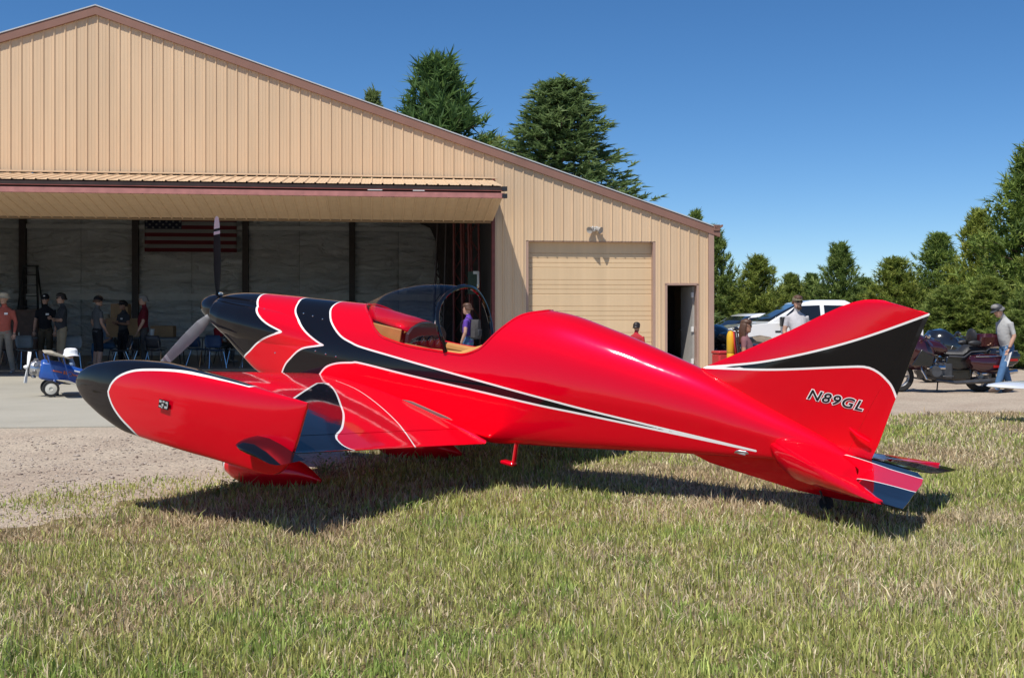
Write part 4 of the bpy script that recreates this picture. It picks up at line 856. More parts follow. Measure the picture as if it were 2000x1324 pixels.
def conifer(seed, H=8., R=2.4, style='pine', dens=1.0):
    """returns (crown arrays, trunk MB): tufts of needles spread along whorls of limbs"""
    g = np.random.default_rng(seed); C = []; D = []; Ln = []; Tn = []; trunk = MB()
    lean = g.normal(0, .015, 2)
    ax = lambda h: np.array([lean[0] * h + .06 * math.sin(h * .9 + seed), lean[1] * h + .05 * math.sin(h * 1.1 + seed * 2), h])
    trunk.tube([ax(h) for h in np.linspace(-.15, H * .97, 12)], list(np.linspace(.035 * H * .5 + .03, .015, 12)), 9)
    h = .25 if style == 'pine' else .3; step = .34 if style == 'pine' else .27
    while h < H * .985:
        f = h / H
        if style == 'pine': env = R * (min(1., .75 + f * 1.5) * (1 - max(0, (f - .10) / .90)) ** .92 + .04)
        else: env = R * (1 - f) ** .82 * (.9 + .1 * math.sin(h * 5)) + .06
        nb = int(g.integers(5, 8)); a0 = g.uniform(0, 6.28)
        for b in range(nb):
            a = a0 + 6.283 * b / nb + g.normal(0, .2); L = env * (g.uniform(.58, 1.16) if style == 'pine' else g.uniform(.78, 1.07))
            if L < .12: continue
            up0 = (g.uniform(.15, .55) if style == 'pine' else g.uniform(-.12, .12)) + (.3 if style == 'pine' else .5) * f
            base = ax(h); pts = []
            ns = max(3, int(L / .16))
            for i in range(ns + 1):
                t = i / ns; r = L * t
                z = up0 * r * (.5 if style == 'pine' else .35) + (.35 * L * t * t * .45 if style == 'pine' else -.22 * L * math.sin(t * 2.2) * .6 + .1 * L * t * t)
                pts.append(base + np.array([math.cos(a) * r, math.sin(a) * r, z]))
            if L > .5: trunk.tube([pts[0], pts[len(pts) // 2], pts[-1]], [.03 + .012 * L, .02, .008], 5)
            for i in range(1, ns + 1):
                t = i / ns
                if t < .22: continue
                d = pts[i] - pts[i - 1]; d /= np.linalg.norm(d)
                nsub = int(round((1.75 if style == 'pine' else 2.8) * dens * (1.2 - .4 * abs(t - .6))))
                for q in range(max(1, nsub)):
                    sp = .30 * (1.15 - t) * L ** .5 + .08
                    o = g.normal(0, sp, 3) * np.array([1, 1, .55]); c = pts[i] + o
                    dirv = d * (.55 if style == 'pine' else 1.0) + np.array([0, 0, .8 if style == 'pine' else .05]) + o * .5 + g.normal(0, .25, 3)
                    C.append(c); D.append(dirv / np.linalg.norm(dirv)); Ln.append(g.uniform(.30, .52) if style == 'pine' else g.uniform(.2, .36))
                    Tn.append(np.clip(.5 + g.normal(0, .2) + .15 * (t - .5), 0, 1))
        h += step * g.uniform(.75, 1.2) * (1 if f < .7 else .7)
    # leader
    for q in range(10): C.append(ax(H * (.93 + .008 * q))); D.append(np.array([g.normal(0, .3), g.normal(0, .3), 1.])); Ln.append(.3); Tn.append(.6)
    C = np.array(C); D = np.array(D); D /= np.linalg.norm(D, axis=1)[:, None]; Ln = np.array(Ln); Tn = np.array(Tn)
    M = 15; n = len(C)
    rd_ = g.normal(0, 1, (n, M, 3)); spread = .62 if style == 'pine' else .5
    nd = D[:, None, :] + rd_ * spread; nd /= np.linalg.norm(nd, axis=2)[..., None]
    along = (g.uniform(-.35, .55, (n, M, 1)) * Ln[:, None, None]) * D[:, None, :]
    b0 = C[:, None, :] + along; ln = Ln[:, None, None] * g.uniform(.5, .95, (n, M, 1)) * (1. if style == 'pine' else .75); tip = b0 + nd * ln
    sd = np.cross(nd, g.normal(0, 1, (n, M, 3))); sd /= np.linalg.norm(sd, axis=2)[..., None]; wd_ = .031 if style == 'pine' else .026
    V = np.stack([b0 - sd * wd_, b0 + sd * wd_, tip], 2).reshape(-1, 3)
    tone = np.clip(np.repeat(Tn, M) + g.normal(0, .1, n * M), 0, 1); tone = np.repeat(tone, 3)
    return V, np.arange(len(V)).reshape(-1, 3), tone, trunk
PROTO = {}
for key, args in dict(pine_a=(3, 8., 2.5, 'pine', .9), pine_b=(8, 8., 2.2, 'pine', .9), pine_c=(21, 8., 2.8, 'pine', .85), spruce=(5, 9.5, 2.9, 'spruce', 1.45)).items():
    V, Fc, tone, tr = conifer(*args)
    e = thing('conifer', key, 'tree'); c = np_mesh('crown', V, Fc, 3, SPR_M if key == 'spruce' else (PINE_D if key == 'pine_b' else PINE_M), e, [('tone', 'FLOAT', tone)])
    t_ = tr.build('trunk', BARK, e); PROTO[key] = (e, c, t_, args[1], args[2])
USED = set()
def tree(key, label, px, Y, top_py, width_px=None, rz=0., group='conifers standing behind the hangar and vehicles', cr=None, sink=0.):
    e, c, t_, H0, R0 = PROTO[key]
    X = (px - 1000) / 2200 * Y; zt = 1.25 + (622 - top_py) / 2200 * Y; zb = -.25 - sink; hh = zt - zb
    s = hh / (H0 * 1.02); w = s if width_px is None else (width_px / 2200 * Y) / (2 * R0 * .86)
    if key not in USED: USED.add(key); o = e
    else:
        o = e.copy(); COL.objects.link(o)
        for ch_ in (c, t_):
            q = ch_.copy(); COL.objects.link(q); q.parent = o
    o.name = 'spruce_tree' if key == 'spruce' else 'pine_tree'
    o.location = (X, Y, zb); o.scale = (w, w, s); o.rotation_euler = (0, 0, rz); tag(o, label, 'tree', group); return o
tree('pine_b', 'tall dark pine rising behind the hangar roof', 862, 46., 116, 330, .4)
tree('spruce', 'broad pointed spruce right of the tall pine behind the hangar', 1104, 44., 150, 500, 0.)
tree('pine_a', 'lower pine between the tall pine and the spruce behind the roof', 950, 48., 262, 200, 2.)
tree('spruce', 'small spruce tip peeking over the roof left of the tall pine', 727, 52., 168, 150, 1.)
tree('pine_a', 'pine standing right at the hangar corner', 1396, 47., 440, 130, 2.6)
tree('pine_b', 'slender pine tip just above the hangar eave', 1357, 55., 412, 90, .9)
tree('pine_a', 'bushy pine directly behind the white pickup hood', 1490, 46., 498, 150, 3.3)
tree('pine_c', 'low pine right behind the pickup windshield', 1545, 50., 532, 110, .3)
tree('pine_b', 'small pine behind the pickup cab, between two larger ones', 1588, 52., 534, 100, 4.)
tree('pine_a', 'pointed pine behind the rear of the pickup cab', 1642, 48., 474, 130, 5.1)
tree('pine_c', 'low pine left of the tail fin tip', 1692, 50., 540, 110, 1.7)
tree('pine_c', 'wide pine behind the tail fin tip', 1752, 44., 500, 170, 2.2)
tree('pine_b', 'round-topped darker pine behind the wide one', 1828, 50., 455, 150, 2.9)
tree('pine_a', 'leaning-topped pine left of the tall pine at the right edge', 1900, 44., 408, 150, .7)
tree('pine_c', 'bright low pine above the motorcycle seat', 1852, 36., 556, 200, 4.4)
tree('pine_b', 'tall pine at the right edge of the picture', 2008, 40., 280, 250, 1.3)
tree('pine_a', 'low bright pine behind the walking person', 1945, 35., 540, 170, 3.6)
tree('pine_c', 'pine just outside the right edge', 2110, 36., 330, 260, 5.6)
tree('pine_c', 'short pine low behind the walking person at the right', 2020, 33., 560, 170, 2.4)
for i, (px, Y, tp) in enumerate(((1430, 60., 560), (1510, 62., 566), (1600, 62., 570), (1690, 60., 566), (1780, 58., 560), (1880, 56., 560), (1980, 54., 556), (2080, 52., 540))):
    tree(('pine_c', 'pine_a')[i % 2], ['leftmost', 'second from left', 'third from left', 'fourth from left', 'fifth from left', 'sixth from left', 'seventh from left', 'last'][i] + ' of the far low pines closing the horizon', px, Y, tp, 190, i * 1.3)

# ------------------------------------------------------------------ the red airplane (local frame: x forward, y to its left, z up)
TH, AL = math.radians(30), math.radians(10)
fwd = Vector((-math.cos(TH) * math.cos(AL), math.sin(TH) * math.cos(AL), math.sin(AL))); lft = Vector((-math.sin(TH), -math.cos(TH), 0)); upv = fwd.cross(lft)
plane = thing('airplane', 'glossy red and black racing airplane with white pinstripes parked on the grass', 'airplane')
plane.matrix_world = Matrix.Translation((2.675, 7.42, .23)) @ Matrix((fwd, lft, upv)).transposed().to_4x4()
def smooth_interp(xs, pts):
    """monotone cubic (PCHIP) through (x,y) points sorted by x"""
    P=sorted(pts); X=np.array([p[0] for p in P],float); Y=np.array([p[1] for p in P],float)
    h=np.diff(X); d=np.diff(Y)/h
    m=np.zeros(len(X)); m[0]=d[0]; m[-1]=d[-1]
    for i in range(1,len(X)-1):
        if d[i-1]*d[i]>0:
            w1=2*h[i]+h[i-1]; w2=h[i]+2*h[i-1]
            m[i]=(w1+w2)/(w1/d[i-1]+w2/d[i])
    x=np.clip(np.asarray(xs,float),X[0],X[-1])
    i=np.clip(np.searchsorted(X,x)-1,0,len(X)-2)
    t=(x-X[i])/h[i]
    return ((2*t**3-3*t**2+1)*Y[i]+(t**3-2*t**2+t)*h[i]*m[i]+(-2*t**3+3*t**2)*Y[i+1]+(t**3-t**2)*h[i]*m[i+1])
F_TOP=[(6.30,.12),(6.22,.165),(6.1,.20),(5.9,.233),(5.62,.262),(5.15,.302),(4.65,.345),(4.39,.37),(3.6,.50),(3.03,.588),(2.78,.592),(2.32,.535),(1.89,.45),(1.59,.385),(1.06,.225),(.60,.085),(.45,.03),(.2,-.02)]
F_BOT=[(6.30,-.08),(6.2,-.12),(6.0,-.19),(5.75,-.32),(5.5,-.43),(5.2,-.46),(4.7,-.49),(3.6,-.51),(3.09,-.495),(2.865,-.455),(2.43,-.381),(2.02,-.307),(1.63,-.236),(1.256,-.175),(.9,-.118),(.45,-.09),(.2,-.07)]
F_W=[(6.30,.17),(6.22,.235),(6.1,.275),(5.9,.31),(5.5,.345),(5.,.36),(4.4,.37),(3.5,.37),(3.,.36),(2.4,.315),(1.9,.255),(1.4,.19),(1.0,.135),(.5,.06),(.2,.03)]
F_RIM=[(4.62,.347),(4.52,.31),(4.42,.262),(4.32,.19),(4.2,.14),(3.93,.121),(3.592,.136),(3.438,.145),(3.283,.215),(3.159,.387),(3.036,.528),(2.88,.592)]
def f_sec(x):
    zt=smooth_interp(x,F_TOP); zb=smooth_interp(x,F_BOT); w=smooth_interp(x,F_W)
    zs=zb+(zt-zb)*.42
    return zt,zb,w,zs
def f_half(x,z):
    zt,zb,w,zs=f_sec(x)
    n=2.15
    u=np.clip((z-zs)/(zt-zs),0,1)
    yu=w*(1-u**n)**(1/n)
    v=np.clip((zs-z)/(zs-zb),0,1)
    m=6.
    yl=w*(1-.06*v)*(1-v**m)**(1/m)
    return np.where(z>=zs,yu,yl)
# wing
W_LE=lambda y: 5.18-.085*(y-.3); W_TE=lambda y: 3.09+0*y
def w_mid(y): return -.455+.072*(y-.33)
def naca(t,c):  # half thickness at chord fraction c
    return 5*t*(.2969*np.sqrt(c)-.126*c-.3516*c**2+.2843*c**3-.1036*c**4)
def w_top(x,y):
    le,te=W_LE(y),W_TE(y)
    c=np.clip((le-x)/(le-te),0,1)
    tw=.13
    return w_mid(y)+.03*(1-c)-.035*c+ (le-te)*(naca(tw,c)+.02*4*c*(1-c))

def catmull(pts, n=8, closed=True, sharp=()):
    P = [np.array(p, float) for p in pts]; out = []; N = len(P)
    for i in range(N if closed else N - 1):
        p0, p1, p2, p3 = (P[(i - 1) % N], P[i], P[(i + 1) % N], P[(i + 2) % N]) if closed else (P[max(i - 1, 0)], P[i], P[i + 1], P[min(i + 2, N - 1)])
        if i in sharp: p0 = 2 * p1 - p2 if False else p1
        if (i + 1) % N in sharp: p3 = p2
        for k in range(n):
            t = k / n; out.append(.5 * ((2 * p1) + (-p0 + p2) * t + (2 * p0 - 5 * p1 + 4 * p2 - p3) * t * t + (-p0 + 3 * p1 - 3 * p2 + p3) * t ** 3))
    if not closed: out.append(P[-1])
    return np.array(out)
def sd_poly(X, Z, poly):
    """signed distance (negative inside) of points to a closed polygon"""
    d = np.full(X.shape, 1e9); ins = np.zeros(X.shape, bool); N = len(poly)
    for i in range(N):
        a, b = poly[i], poly[(i + 1) % N]; e = b - a; w0, w1 = X - a[0], Z - a[1]; t = np.clip((w0 * e[0] + w1 * e[1]) / max(e @ e, 1e-12), 0, 1)
        d = np.minimum(d, np.hypot(w0 - t * e[0], w1 - t * e[1]))
        c = (a[1] > Z) != (b[1] > Z); xi = a[0] + (Z - a[1]) / (e[1] if abs(e[1]) > 1e-12 else 1e-12) * e[0]; ins ^= c & (X < xi)
    return np.where(ins, -d, d)
def d_line(X, Z, pts):
    d = np.full(X.shape, 1e9)
    for a, b in zip(pts[:-1], pts[1:]):
        e = b - a; t = np.clip(((X - a[0]) * e[0] + (Z - a[1]) * e[1]) / max(e @ e, 1e-12), 0, 1); q = np.hypot(X - a[0] - t * e[0], Z - a[1] - t * e[1]); sg = np.sign(e[0] * (Z - a[1]) - e[1] * (X - a[0])); m_ = q < np.abs(d); d = np.where(m_, q * np.where(sg == 0, 1, sg), d)
    return d
def paint_mat(w=.0072):
    m, n, l, b = new_nodes('aircraft_paint')
    a = n.new('ShaderNodeAttribute'); a.attribute_name = 'scheme'; a2 = n.new('ShaderNodeAttribute'); a2.attribute_name = 'pin'
    blk = math_n(n, l, 'LESS_THAN', a.outputs['Fac'], -w)
    wht = math_n(n, l, 'MAXIMUM', math_n(n, l, 'MULTIPLY', math_n(n, l, 'LESS_THAN', a.outputs['Fac'], w), math_n(n, l, 'GREATER_THAN', a.outputs['Fac'], -w)), math_n(n, l, 'LESS_THAN', math_n(n, l, 'ABSOLUTE', a2.outputs['Fac']), w * .8))
    c = mixc(n, l, blk, (.84, .001, .016), (.006, .006, .008)); c = mixc(n, l, wht, c, (.80, .79, .76)); l.new(c, b.inputs['Base Color'])
    red = math_n(n, l, 'SUBTRACT', 1., math_n(n, l, 'MAXIMUM', blk, wht)); l.new(math_n(n, l, 'MULTIPLY', red, .36), b.inputs['Metallic'])
    b.inputs['Roughness'].default_value = .36; b.inputs['Specular IOR Level'].default_value = .0; b.inputs['Coat Weight'].default_value = 1.; b.inputs['Coat Roughness'].default_value = .06; b.inputs['Coat IOR'].default_value = 1.42
    t = noise(n, l, 3.2, 3); bp = n.new('ShaderNodeBump'); bp.inputs['Strength'].default_value = .10; bp.inputs['Distance'].default_value = .02; l.new(t.outputs['Fac'], bp.inputs['Height']); l.new(bp.outputs[0], b.inputs['Coat Normal'])
    return m
PAINT = paint_mat()
REDP = mat('plain_red_paint', (.84, .001, .016), .36, .36, .02, 3., coat=.9, spec=0.); BLKP = mat('plain_black_paint', (.006, .006, .008), .5, 0, .05, 3., coat=.9, spec=0.)
NOSE_P = catmull([(6.8, .4), (5.95, .40), (5.76, .235), (5.67, .16), (5.563, .087), (5.426, .034), (5.238, -.004), (5.369, -.064), (5.507, -.144), (5.607, -.241), (5.72, -.36), (5.8, -.6), (6.8, -.6)], 8, True, (0, 1, 6, 11, 12))
STR_P = catmull([(5.315, .45), (5.30, .288), (5.269, .248), (5.222, .183), (5.148, .128), (5.01, .046), (4.883, -.01), (4.776, -.038), (4.907, -.071), (5.016, -.114), (5.112, -.204), (5.192, -.323), (5.25, -.60), (4.82, -.60), (4.814, -.352), (4.784, -.294), (4.72, -.211), (4.609, -.156), (4.458, -.12), (4.351, -.105), (3.861, -.107), (3.23, -.1), (2.654, -.099), (2.356, -.093), (1.837, -.088), (1.439, -.085), (1.055, -.084), (1.44, -.074), (1.839, -.066), (2.361, -.053), (2.662, -.041), (3.243, -.018), (3.751, -.002), (4.074, .01), (4.384, .023), (4.502, .04), (4.629, .072), (4.762, .148), (4.837, .214), (4.893, .289), (4.908, .45)], 8, True, (0, 7, 12, 13, 26, 40))
def fus_scheme(X, Z): return np.minimum(np.minimum(sd_poly(X, Z, NOSE_P), sd_poly(X, Z, STR_P)), 9.)
# --- fuselage skin
xs_f = np.unique(np.concatenate([np.linspace(6.30, 6.0, 22), np.linspace(6.0, 4.65, 70), np.linspace(4.65, 4.15, 40), np.linspace(4.15, 3.5, 30), np.linspace(3.5, 2.86, 48), np.linspace(2.86, .2, 110)]))[::-1]
def half_ring(x, inset=0., n=46):
    zt, zb, w, zs = [float(v) for v in f_sec(x)]; w -= inset; zb += inset
    a0 = 0.
    if 2.88 < x < 4.62:
        zr = float(smooth_interp(x, F_RIM)); u_ = (min(zr, zt - 1e-4) - zs) / (zt - zs)
        a0 = math.acos(max(0., min(1., u_)) ** (2.15 / 2))
    pts = []
    for i in range(n // 2):
        a = lerp(a0, math.pi / 2, i / (n // 2)); pts.append((w * math.sin(a) ** (2 / 2.15), zs + (zt - zs) * max(math.cos(a), 0) ** (2 / 2.15)))
    for v in list(np.linspace(0, .9, 42)) + [.93, .955, .975, .988, .996, 1.]:
        pts.append((w * (1 - .06 * v) * max(1 - v ** 8, 0) ** (1 / 8.), zs - (zs - zb) * v))
    pts.append((0., zb))
    return pts, a0
V = []; nr = None
for x in xs_f:
    h, a0 = half_ring(x); full = [(y, z) for y, z in h] + [(-y, z) for y, z in h[-2::-1]]
    nr = len(full); V += [(x, y, z) for y, z in full]
V = np.array(V); Fc = []
for i in range(len(xs_f) - 1):
    for j in range(nr - 1): q = i * nr + j; Fc.append((q, q + 1, q + nr + 1, q + nr))
    xm = (xs_f[i] + xs_f[i + 1]) / 2
sch = fus_scheme(V[:, 0], V[:, 2])
fus = np_mesh('fuselage', V, np.array(Fc), 4, PAINT, plane, [('scheme', 'FLOAT', sch), ('pin', 'FLOAT', np.full(len(V), 9.))], smooth=True)
bm = bmesh.new(); bm.from_mesh(fus.data); bmesh.ops.remove_doubles(bm, verts=bm.verts, dist=.0006); bmesh.ops.recalc_face_normals(bm, faces=bm.faces)
be = [e for e in bm.edges if e.is_boundary and all(v.co.x > 6.28 for v in e.verts)]
if be: bmesh.ops.holes_fill(bm, edges=be, sides=0)
bm.to_mesh(fus.data); bm.free(); fus.data.polygons.foreach_set('use_smooth', [True] * len(fus.data.polygons)); fus.data.set_sharp_from_angle(angle=math.radians(50))
# cheek fairings over the cylinders on either side of the cowling
for s in (1, -1):
    rings = []; 
    for x, yc, zc, ry, rz_ in ((6.235, .185, .0, .02, .02), (6.225, .185, .0, .07, .075), (6.18, .19, -.003, .105, .115), (6.05, .20, -.02, .13, .15), (5.8, .215, -.03, .145, .18), (5.4, .225, -.035, .148, .19), (5.0, .22, -.04, .143, .185), (4.6, .21, -.05, .12, .15), (4.3, .21, -.06, .07, .09)):
        rings.append([(x, s * (yc + ry * math.cos(q)), zc + rz_ * math.sin(q)) for q in (2 * math.pi * i / 40 for i in range(40))])
    R2 = []
    for r0, r1 in zip(rings, rings[1:]):
        for k in range(8): R2.append([tuple(lerp(np.array(a), np.array(b), k / 8)) for a, b in zip(r0, r1)])
    R2.append(rings[-1]); V = np.array([p for r in R2 for p in r]); n = 40
    Fc = [(i * n + j, i * n + (j + 1) % n, (i + 1) * n + (j + 1) % n, (i + 1) * n + j) for i in range(len(R2) - 1) for j in range(n)]
    if s < 0: Fc = [f[::-1] for f in Fc]
    np_mesh('cheek_fairing', V, np.array(Fc), 4, PAINT, plane, [('scheme', 'FLOAT', fus_scheme(V[:, 0], V[:, 2])), ('pin', 'FLOAT', np.full(len(V), 9.))], smooth=True)
    MB().lathe([(.055, 6.2395), (.05, 6.2), (.01, 6.19)], c=(0, s * .185, .0), axis='x', seg=20).build('air_inlet', mat('inlet_dark', (.004, .004, .004), .8), plane)
# rim bead round the cockpit opening
rim = []
for x in xs_f[::-1]:
    if 2.882 < x < 4.618:
        h, a0 = half_ring(x); rim.append((x, h[0][0], h[0][1]))
mb = MB(); loop = rim + [(x, -y, z) for x, y, z in rim[::-1]]
mb.tube(loop + [loop[0]], .009, 6, cap=False); mb.build('cockpit_rim', REDP, plane)
# cockpit tub
LEA = mat('tan_cockpit_leather', (.55, .27, .075), .5, 0, .12, 9.); CPBLK = mat('cockpit_black', (.02, .02, .022), .5); CPBR = mat('cockpit_brown', (.13, .06, .03), .6)
Vt = []; nrt = None; xt_ = [x for x in xs_f if 2.95 < x < 4.58]
for x in xt_:
    zr = float(smooth_interp(x, F_RIM)); ys = []
    for z in (zr - .012, zr - .05, zr - .075, zr - .2, -.2, -.36): 
        z = min(z, zr - .012); ys.append((max(.02, float(f_half(x, z)) - .025), z))
    full = ys + [(0, -.38)] + [(-y, z) for y, z in ys[::-1]]; nrt = len(full); Vt += [(x, y, z) for y, z in full]
Ft = []; Mi = []
for i in range(len(xt_) - 1):
    for j in range(nrt - 1):
        q = i * nrt + j; Ft.append((q, q + 1, q + nrt + 1, q + nrt)); k_ = min(j, nrt - 2 - j); Mi.append(0 if k_ < 2 else 1)
np_mesh('cockpit_liner', np.array(Vt), np.array(Ft), 4, [LEA, CPBR], plane, smooth=True, mi=Mi)
for s in (1, -1):       # padded side rails and knee panels
    MB().tube([(4.0, s * .295, .085), (3.75, s * .305, .09), (3.45, s * .30, .12), (3.25, s * .26, .22)], .045, 10, flat=1.).build('side_rail', LEA, plane)
    MB().box((4.23, s * .275, .10), (.36, .02, .26), rot=(0, 0, s * -.12)).build('knee_panel', LEA, plane, bevel=.008)
# red deck under the windscreen, instrument panel
mb = MB(); rows = []
for x, zc, w in ((4.63, .34, .02), (4.55, .335, .12), (4.4, .33, .19), (4.2, .315, .22), (4.03, .30, .23)):
    rows.append([(x, w * math.sin(a), zc - .09 * (1 - math.cos(a)) * 1.3) for a in np.linspace(-1.35, 1.35, 13)])
mb.loft(rows, False, closed=False); mb.build('glare_shield', REDP, plane, solid=.006)
ip = MB(); ip.loft([[(x, .285 * math.sin(a), .30 - .1 * (1 - math.cos(a)) * 1.25 if abs(a) <= 1.36 else -.18) for a in (-1.75, -1.35, -.9, -.45, 0, .45, .9, 1.35, 1.75)] for x in (4.02, 3.99)]); ip = ip.build('instrument_panel', CPBLK, plane, bevel=.004)
for y, z, r in ((-.16, .12, .045), (-.05, .14, .045), (.07, .14, .045), (.17, .1, .04), (-.1, .03, .04), (.02, .03, .04), (.13, .0, .035)):
    MB().lathe([(r, 3.986), (r * .9, 3.98), (r * .85, 3.984), (.002, 3.984)], c=(0, y, z), axis='x', seg=18).build('gauge', mat('gauge_face', (.05, .05, .055), .2), ip)
    MB().box((3.981, y + .008, z + .008), (.003, .004, r * .9), rot=(.7, 0, 0)).build('needle', WHITEP, ip, smooth=False)
MB().tube([(3.92, -.02, -.3), (3.8, -.02, .0), (3.82, -.02, .1)], [.014, .013, .02], 8).build('control_stick', CPBLK, plane)
mb = MB(); mb.loft([[(x, y, z + .03 * abs(y) / .24) for y in np.linspace(-.24, .24, 7)] for x, z in ((3.75, -.2), (3.5, -.25), (3.32, -.23), (3.22, -.05), (3.12, .2), (3.06, .36))], False, closed=False); mb.build('seat', CPBR, plane, solid=.05)
# windscreen bubble and its hoop
W_TOP = [(4.63, .352), (4.5, .425), (4.39, .482), (4.2, .555), (3.99, .608), (3.75, .638), (3.585, .645)]
def glass_mat():
    m, n, l, b = new_nodes('tinted_canopy'); out = n['Material Output']; n.remove(b)
    tr = n.new('ShaderNodeBsdfTransparent'); tr.inputs[0].default_value = (.86, .83, .85, 1); gl = n.new('ShaderNodeBsdfGlossy'); gl.inputs['Roughness'].default_value = .02; gl.inputs[0].default_value = (.9, .9, .95, 1)
    fr = n.new('ShaderNodeLayerWeight'); k_ = math_n(n, l, 'ADD', math_n(n, l, 'MULTIPLY', math_n(n, l, 'POWER', fr.outputs['Facing'], 4.5), .34), .035)
    mx = n.new('ShaderNodeMixShader'); ge = n.new('ShaderNodeNewGeometry'); l.new(math_n(n, l, 'MULTIPLY', k_, math_n(n, l, 'SUBTRACT', 1., ge.outputs['Backfacing'])), mx.inputs[0]); l.new(tr.outputs[0], mx.inputs[1]); l.new(gl.outputs[0], mx.inputs[2]); l.new(mx.outputs[0], out.inputs[0]); return m
def hoop_ring(x, n=40, off=0.):
    zt = float(smooth_interp(x, W_TOP)) + off; zr = float(smooth_interp(x, F_RIM)); yr = float(f_half(x, zr)) + off
    if zt <= zr + .004: zt = zr + .004
    H_ = zt - zr; bul = 1 + .16 * ss(H_, .12, .4); pts = []
    a0 = .42 * float(ss(H_, .1, .4))
    for a in np.linspace(-a0, math.pi + a0, n):
        hf = (math.sin(a) + math.sin(a0)) / (1 + math.sin(a0)); tt = min(1., max(0., (4.62 - x) / 1.03))
        pts.append((x + .13 * tt ** 1.5 * math.sin(min(hf, 1.) * 1.9) , (yr / max(math.cos(a0), .3)) * math.cos(a) * (1 + .05 * tt * math.sin(math.pi * min(hf, 1))), zr + H_ * min(1., max(0., hf)) ** .82))
    return pts
xw = np.concatenate([np.linspace(4.618, 4.5, 10), np.linspace(4.48, 3.585, 36)])
mb = MB(); mb.loft([hoop_ring(x)[::-1] for x in xw], False, closed=False); mb.build('windscreen', glass_mat(), plane, fix=False, ang=80)
hp = hoop_ring(3.58, 40, .004)
mb = MB(); mb.tube([(x - .012, y, z) for x, y, z in hp], .018, 10); mb.build('canopy_hoop', BLKP, plane)
mb = MB(); mb.tube([(3.58, .0, .655), (3.58, 0, .685)], .008, 8); mb.build('hoop_latch', CHROME, plane)
MB().box((3.66, .4, .36), (.03, .012, .03)).build('canopy_handle', WHITEP, plane, bevel=.004)
bead = [(x, *[hoop_ring(x)[0][i] for i in (1, 2)]) for x in xw]
for s in (1, -1): MB().tube([(x, s * y, z + .002) for x, y, z in bead], .008, 6).build('windscreen_frame', REDP, plane)
# spinner and three-blade propeller
sp = MB(); sp.lathe([(.138, 6.305), (.135, 6.36), (.12, 6.43), (.09, 6.50), (.05, 6.555), (.015, 6.58), (.002, 6.583)], c=(0, 0, .012), axis='x', seg=36); spn = sp.build('spinner', BLKP, plane)
BLADE_F = mat('blade_black', (.014, .014, .014), .65, 0, .1, 6., spec=.2); BLADE_SHEEN = mat('blade_grey_sheen', (.44, .45, .47), .4, .2, .08, 8.)  # grey: sky sheen of the black lower left blade, put into its colour
for k_ in range(3):
    a = k_ * 2 * math.pi / 3 - math.radians(11); rings = []; 
    for r, ch_, tw, th in ((q_[0], q_[1] * 1.15, -q_[2] * .38, q_[3]) for q_ in ((.10, .045, 1.05, .04), (.16, .065, .95, .034), (.26, .10, .75, .026), (.42, .105, .55, .018), (.58, .095, .43, .013), (.70, .08, .36, .010), (.73, .077, .35, .010), (.745, .075, .35, .009), (.755, .074, .345, .009), (.80, .066, .33, .008), (.85, .048, .31, .006), (.868, .02, .3, .004))):
        ring = []
        for cx_, cz_ in ((.5, 0), (.3, .8), (0, 1), (-.35, .6), (-.5, 0), (-.35, -.3), (0, -.4), (.3, -.3)):
            c_, t_ = cx_ * ch_, cz_ * th * .5; lx_ = c_ * math.sin(tw) + t_ * math.cos(tw); ly_ = c_ * math.cos(tw) - t_ * math.sin(tw); ring.append((lx_, ly_, r))
        rings.append(ring)
    mb = MB()
    for i in range(len(rings) - 1):
        r_ = (rings[i][0][2] + rings[i + 1][0][2]) / 2; n = 8; o = len(mb.v)
        mb.loft([rings[i], rings[i + 1]], False)
        for q in range(8): mb.m[len(mb.m) - 8 + q] = (2 if r_ > .752 or .70 < r_ < .737 else (1 if k_ == 2 else 0))
    b_ = mb.build('propeller_blade', [BLADE_F, BLADE_SHEEN, WHITEP], spn, loc=(6.37, 0, .012), rot=(a, 0, 0), fix=False, ang=60)
    MB().box((-.03, -.0, .36), (.012, .022, .1)).build('blade_decal', WHITEP, b_, smooth=False) if False else None
MB().lathe([(.03, .1), (.034, .13), (.03, .15)], c=(6.37, 0, .012), seg=12).build('blade_root', CHROME, spn)
# --- wing: main panel, aileron and flap with a real gap, both sides
def wing_grid(s, xa, xb, ya, yb, nx=26, ny=70):
    """closed slab between chord stations; xa(y) leading, xb(y) trailing"""
    V = []; ys = np.linspace(ya, yb, ny)
    for y in ys:
        a, b = xa(y), xb(y); cs = .5 - .5 * np.cos(np.linspace(0, math.pi, nx)); X = a + (b - a) * cs
        le, te = W_LE(y), W_TE(y); c = np.clip((le - X) / (le - te), 0, 1); base = w_mid(y) + .03 * (1 - c) - .035 * c + (le - te) * .08 * c * (1 - c)
        ht = (le - te) * naca(.13, c); ht = np.maximum(ht, .003 * (c > .5))
        top = base + ht; bot = base - ht * .8
        V.append(np.concatenate([np.stack([X, np.full(nx, s * y), top], 1), np.stack([X[::-1], np.full(nx, s * y), bot[::-1]], 1)]))
    V = np.array(V); n = 2 * nx; V = V.reshape(-1, 3); Fc = []
    for i in range(ny - 1):
        for j in range(n): k_ = (j + 1) % n; f = (i * n + j, i * n + k_, (i + 1) * n + k_, (i + 1) * n + j); Fc.append(f if s < 0 else f[::-1])
    for i0, fl_ in ((0, s > 0), (ny - 1, s < 0)):
        for j in range(nx - 1):
            f = (i0 * n + j, i0 * n + j + 1, i0 * n + n - 2 - j, i0 * n + n - 1 - j); Fc.append(f if fl_ else f[::-1])
    return V, np.array(Fc)
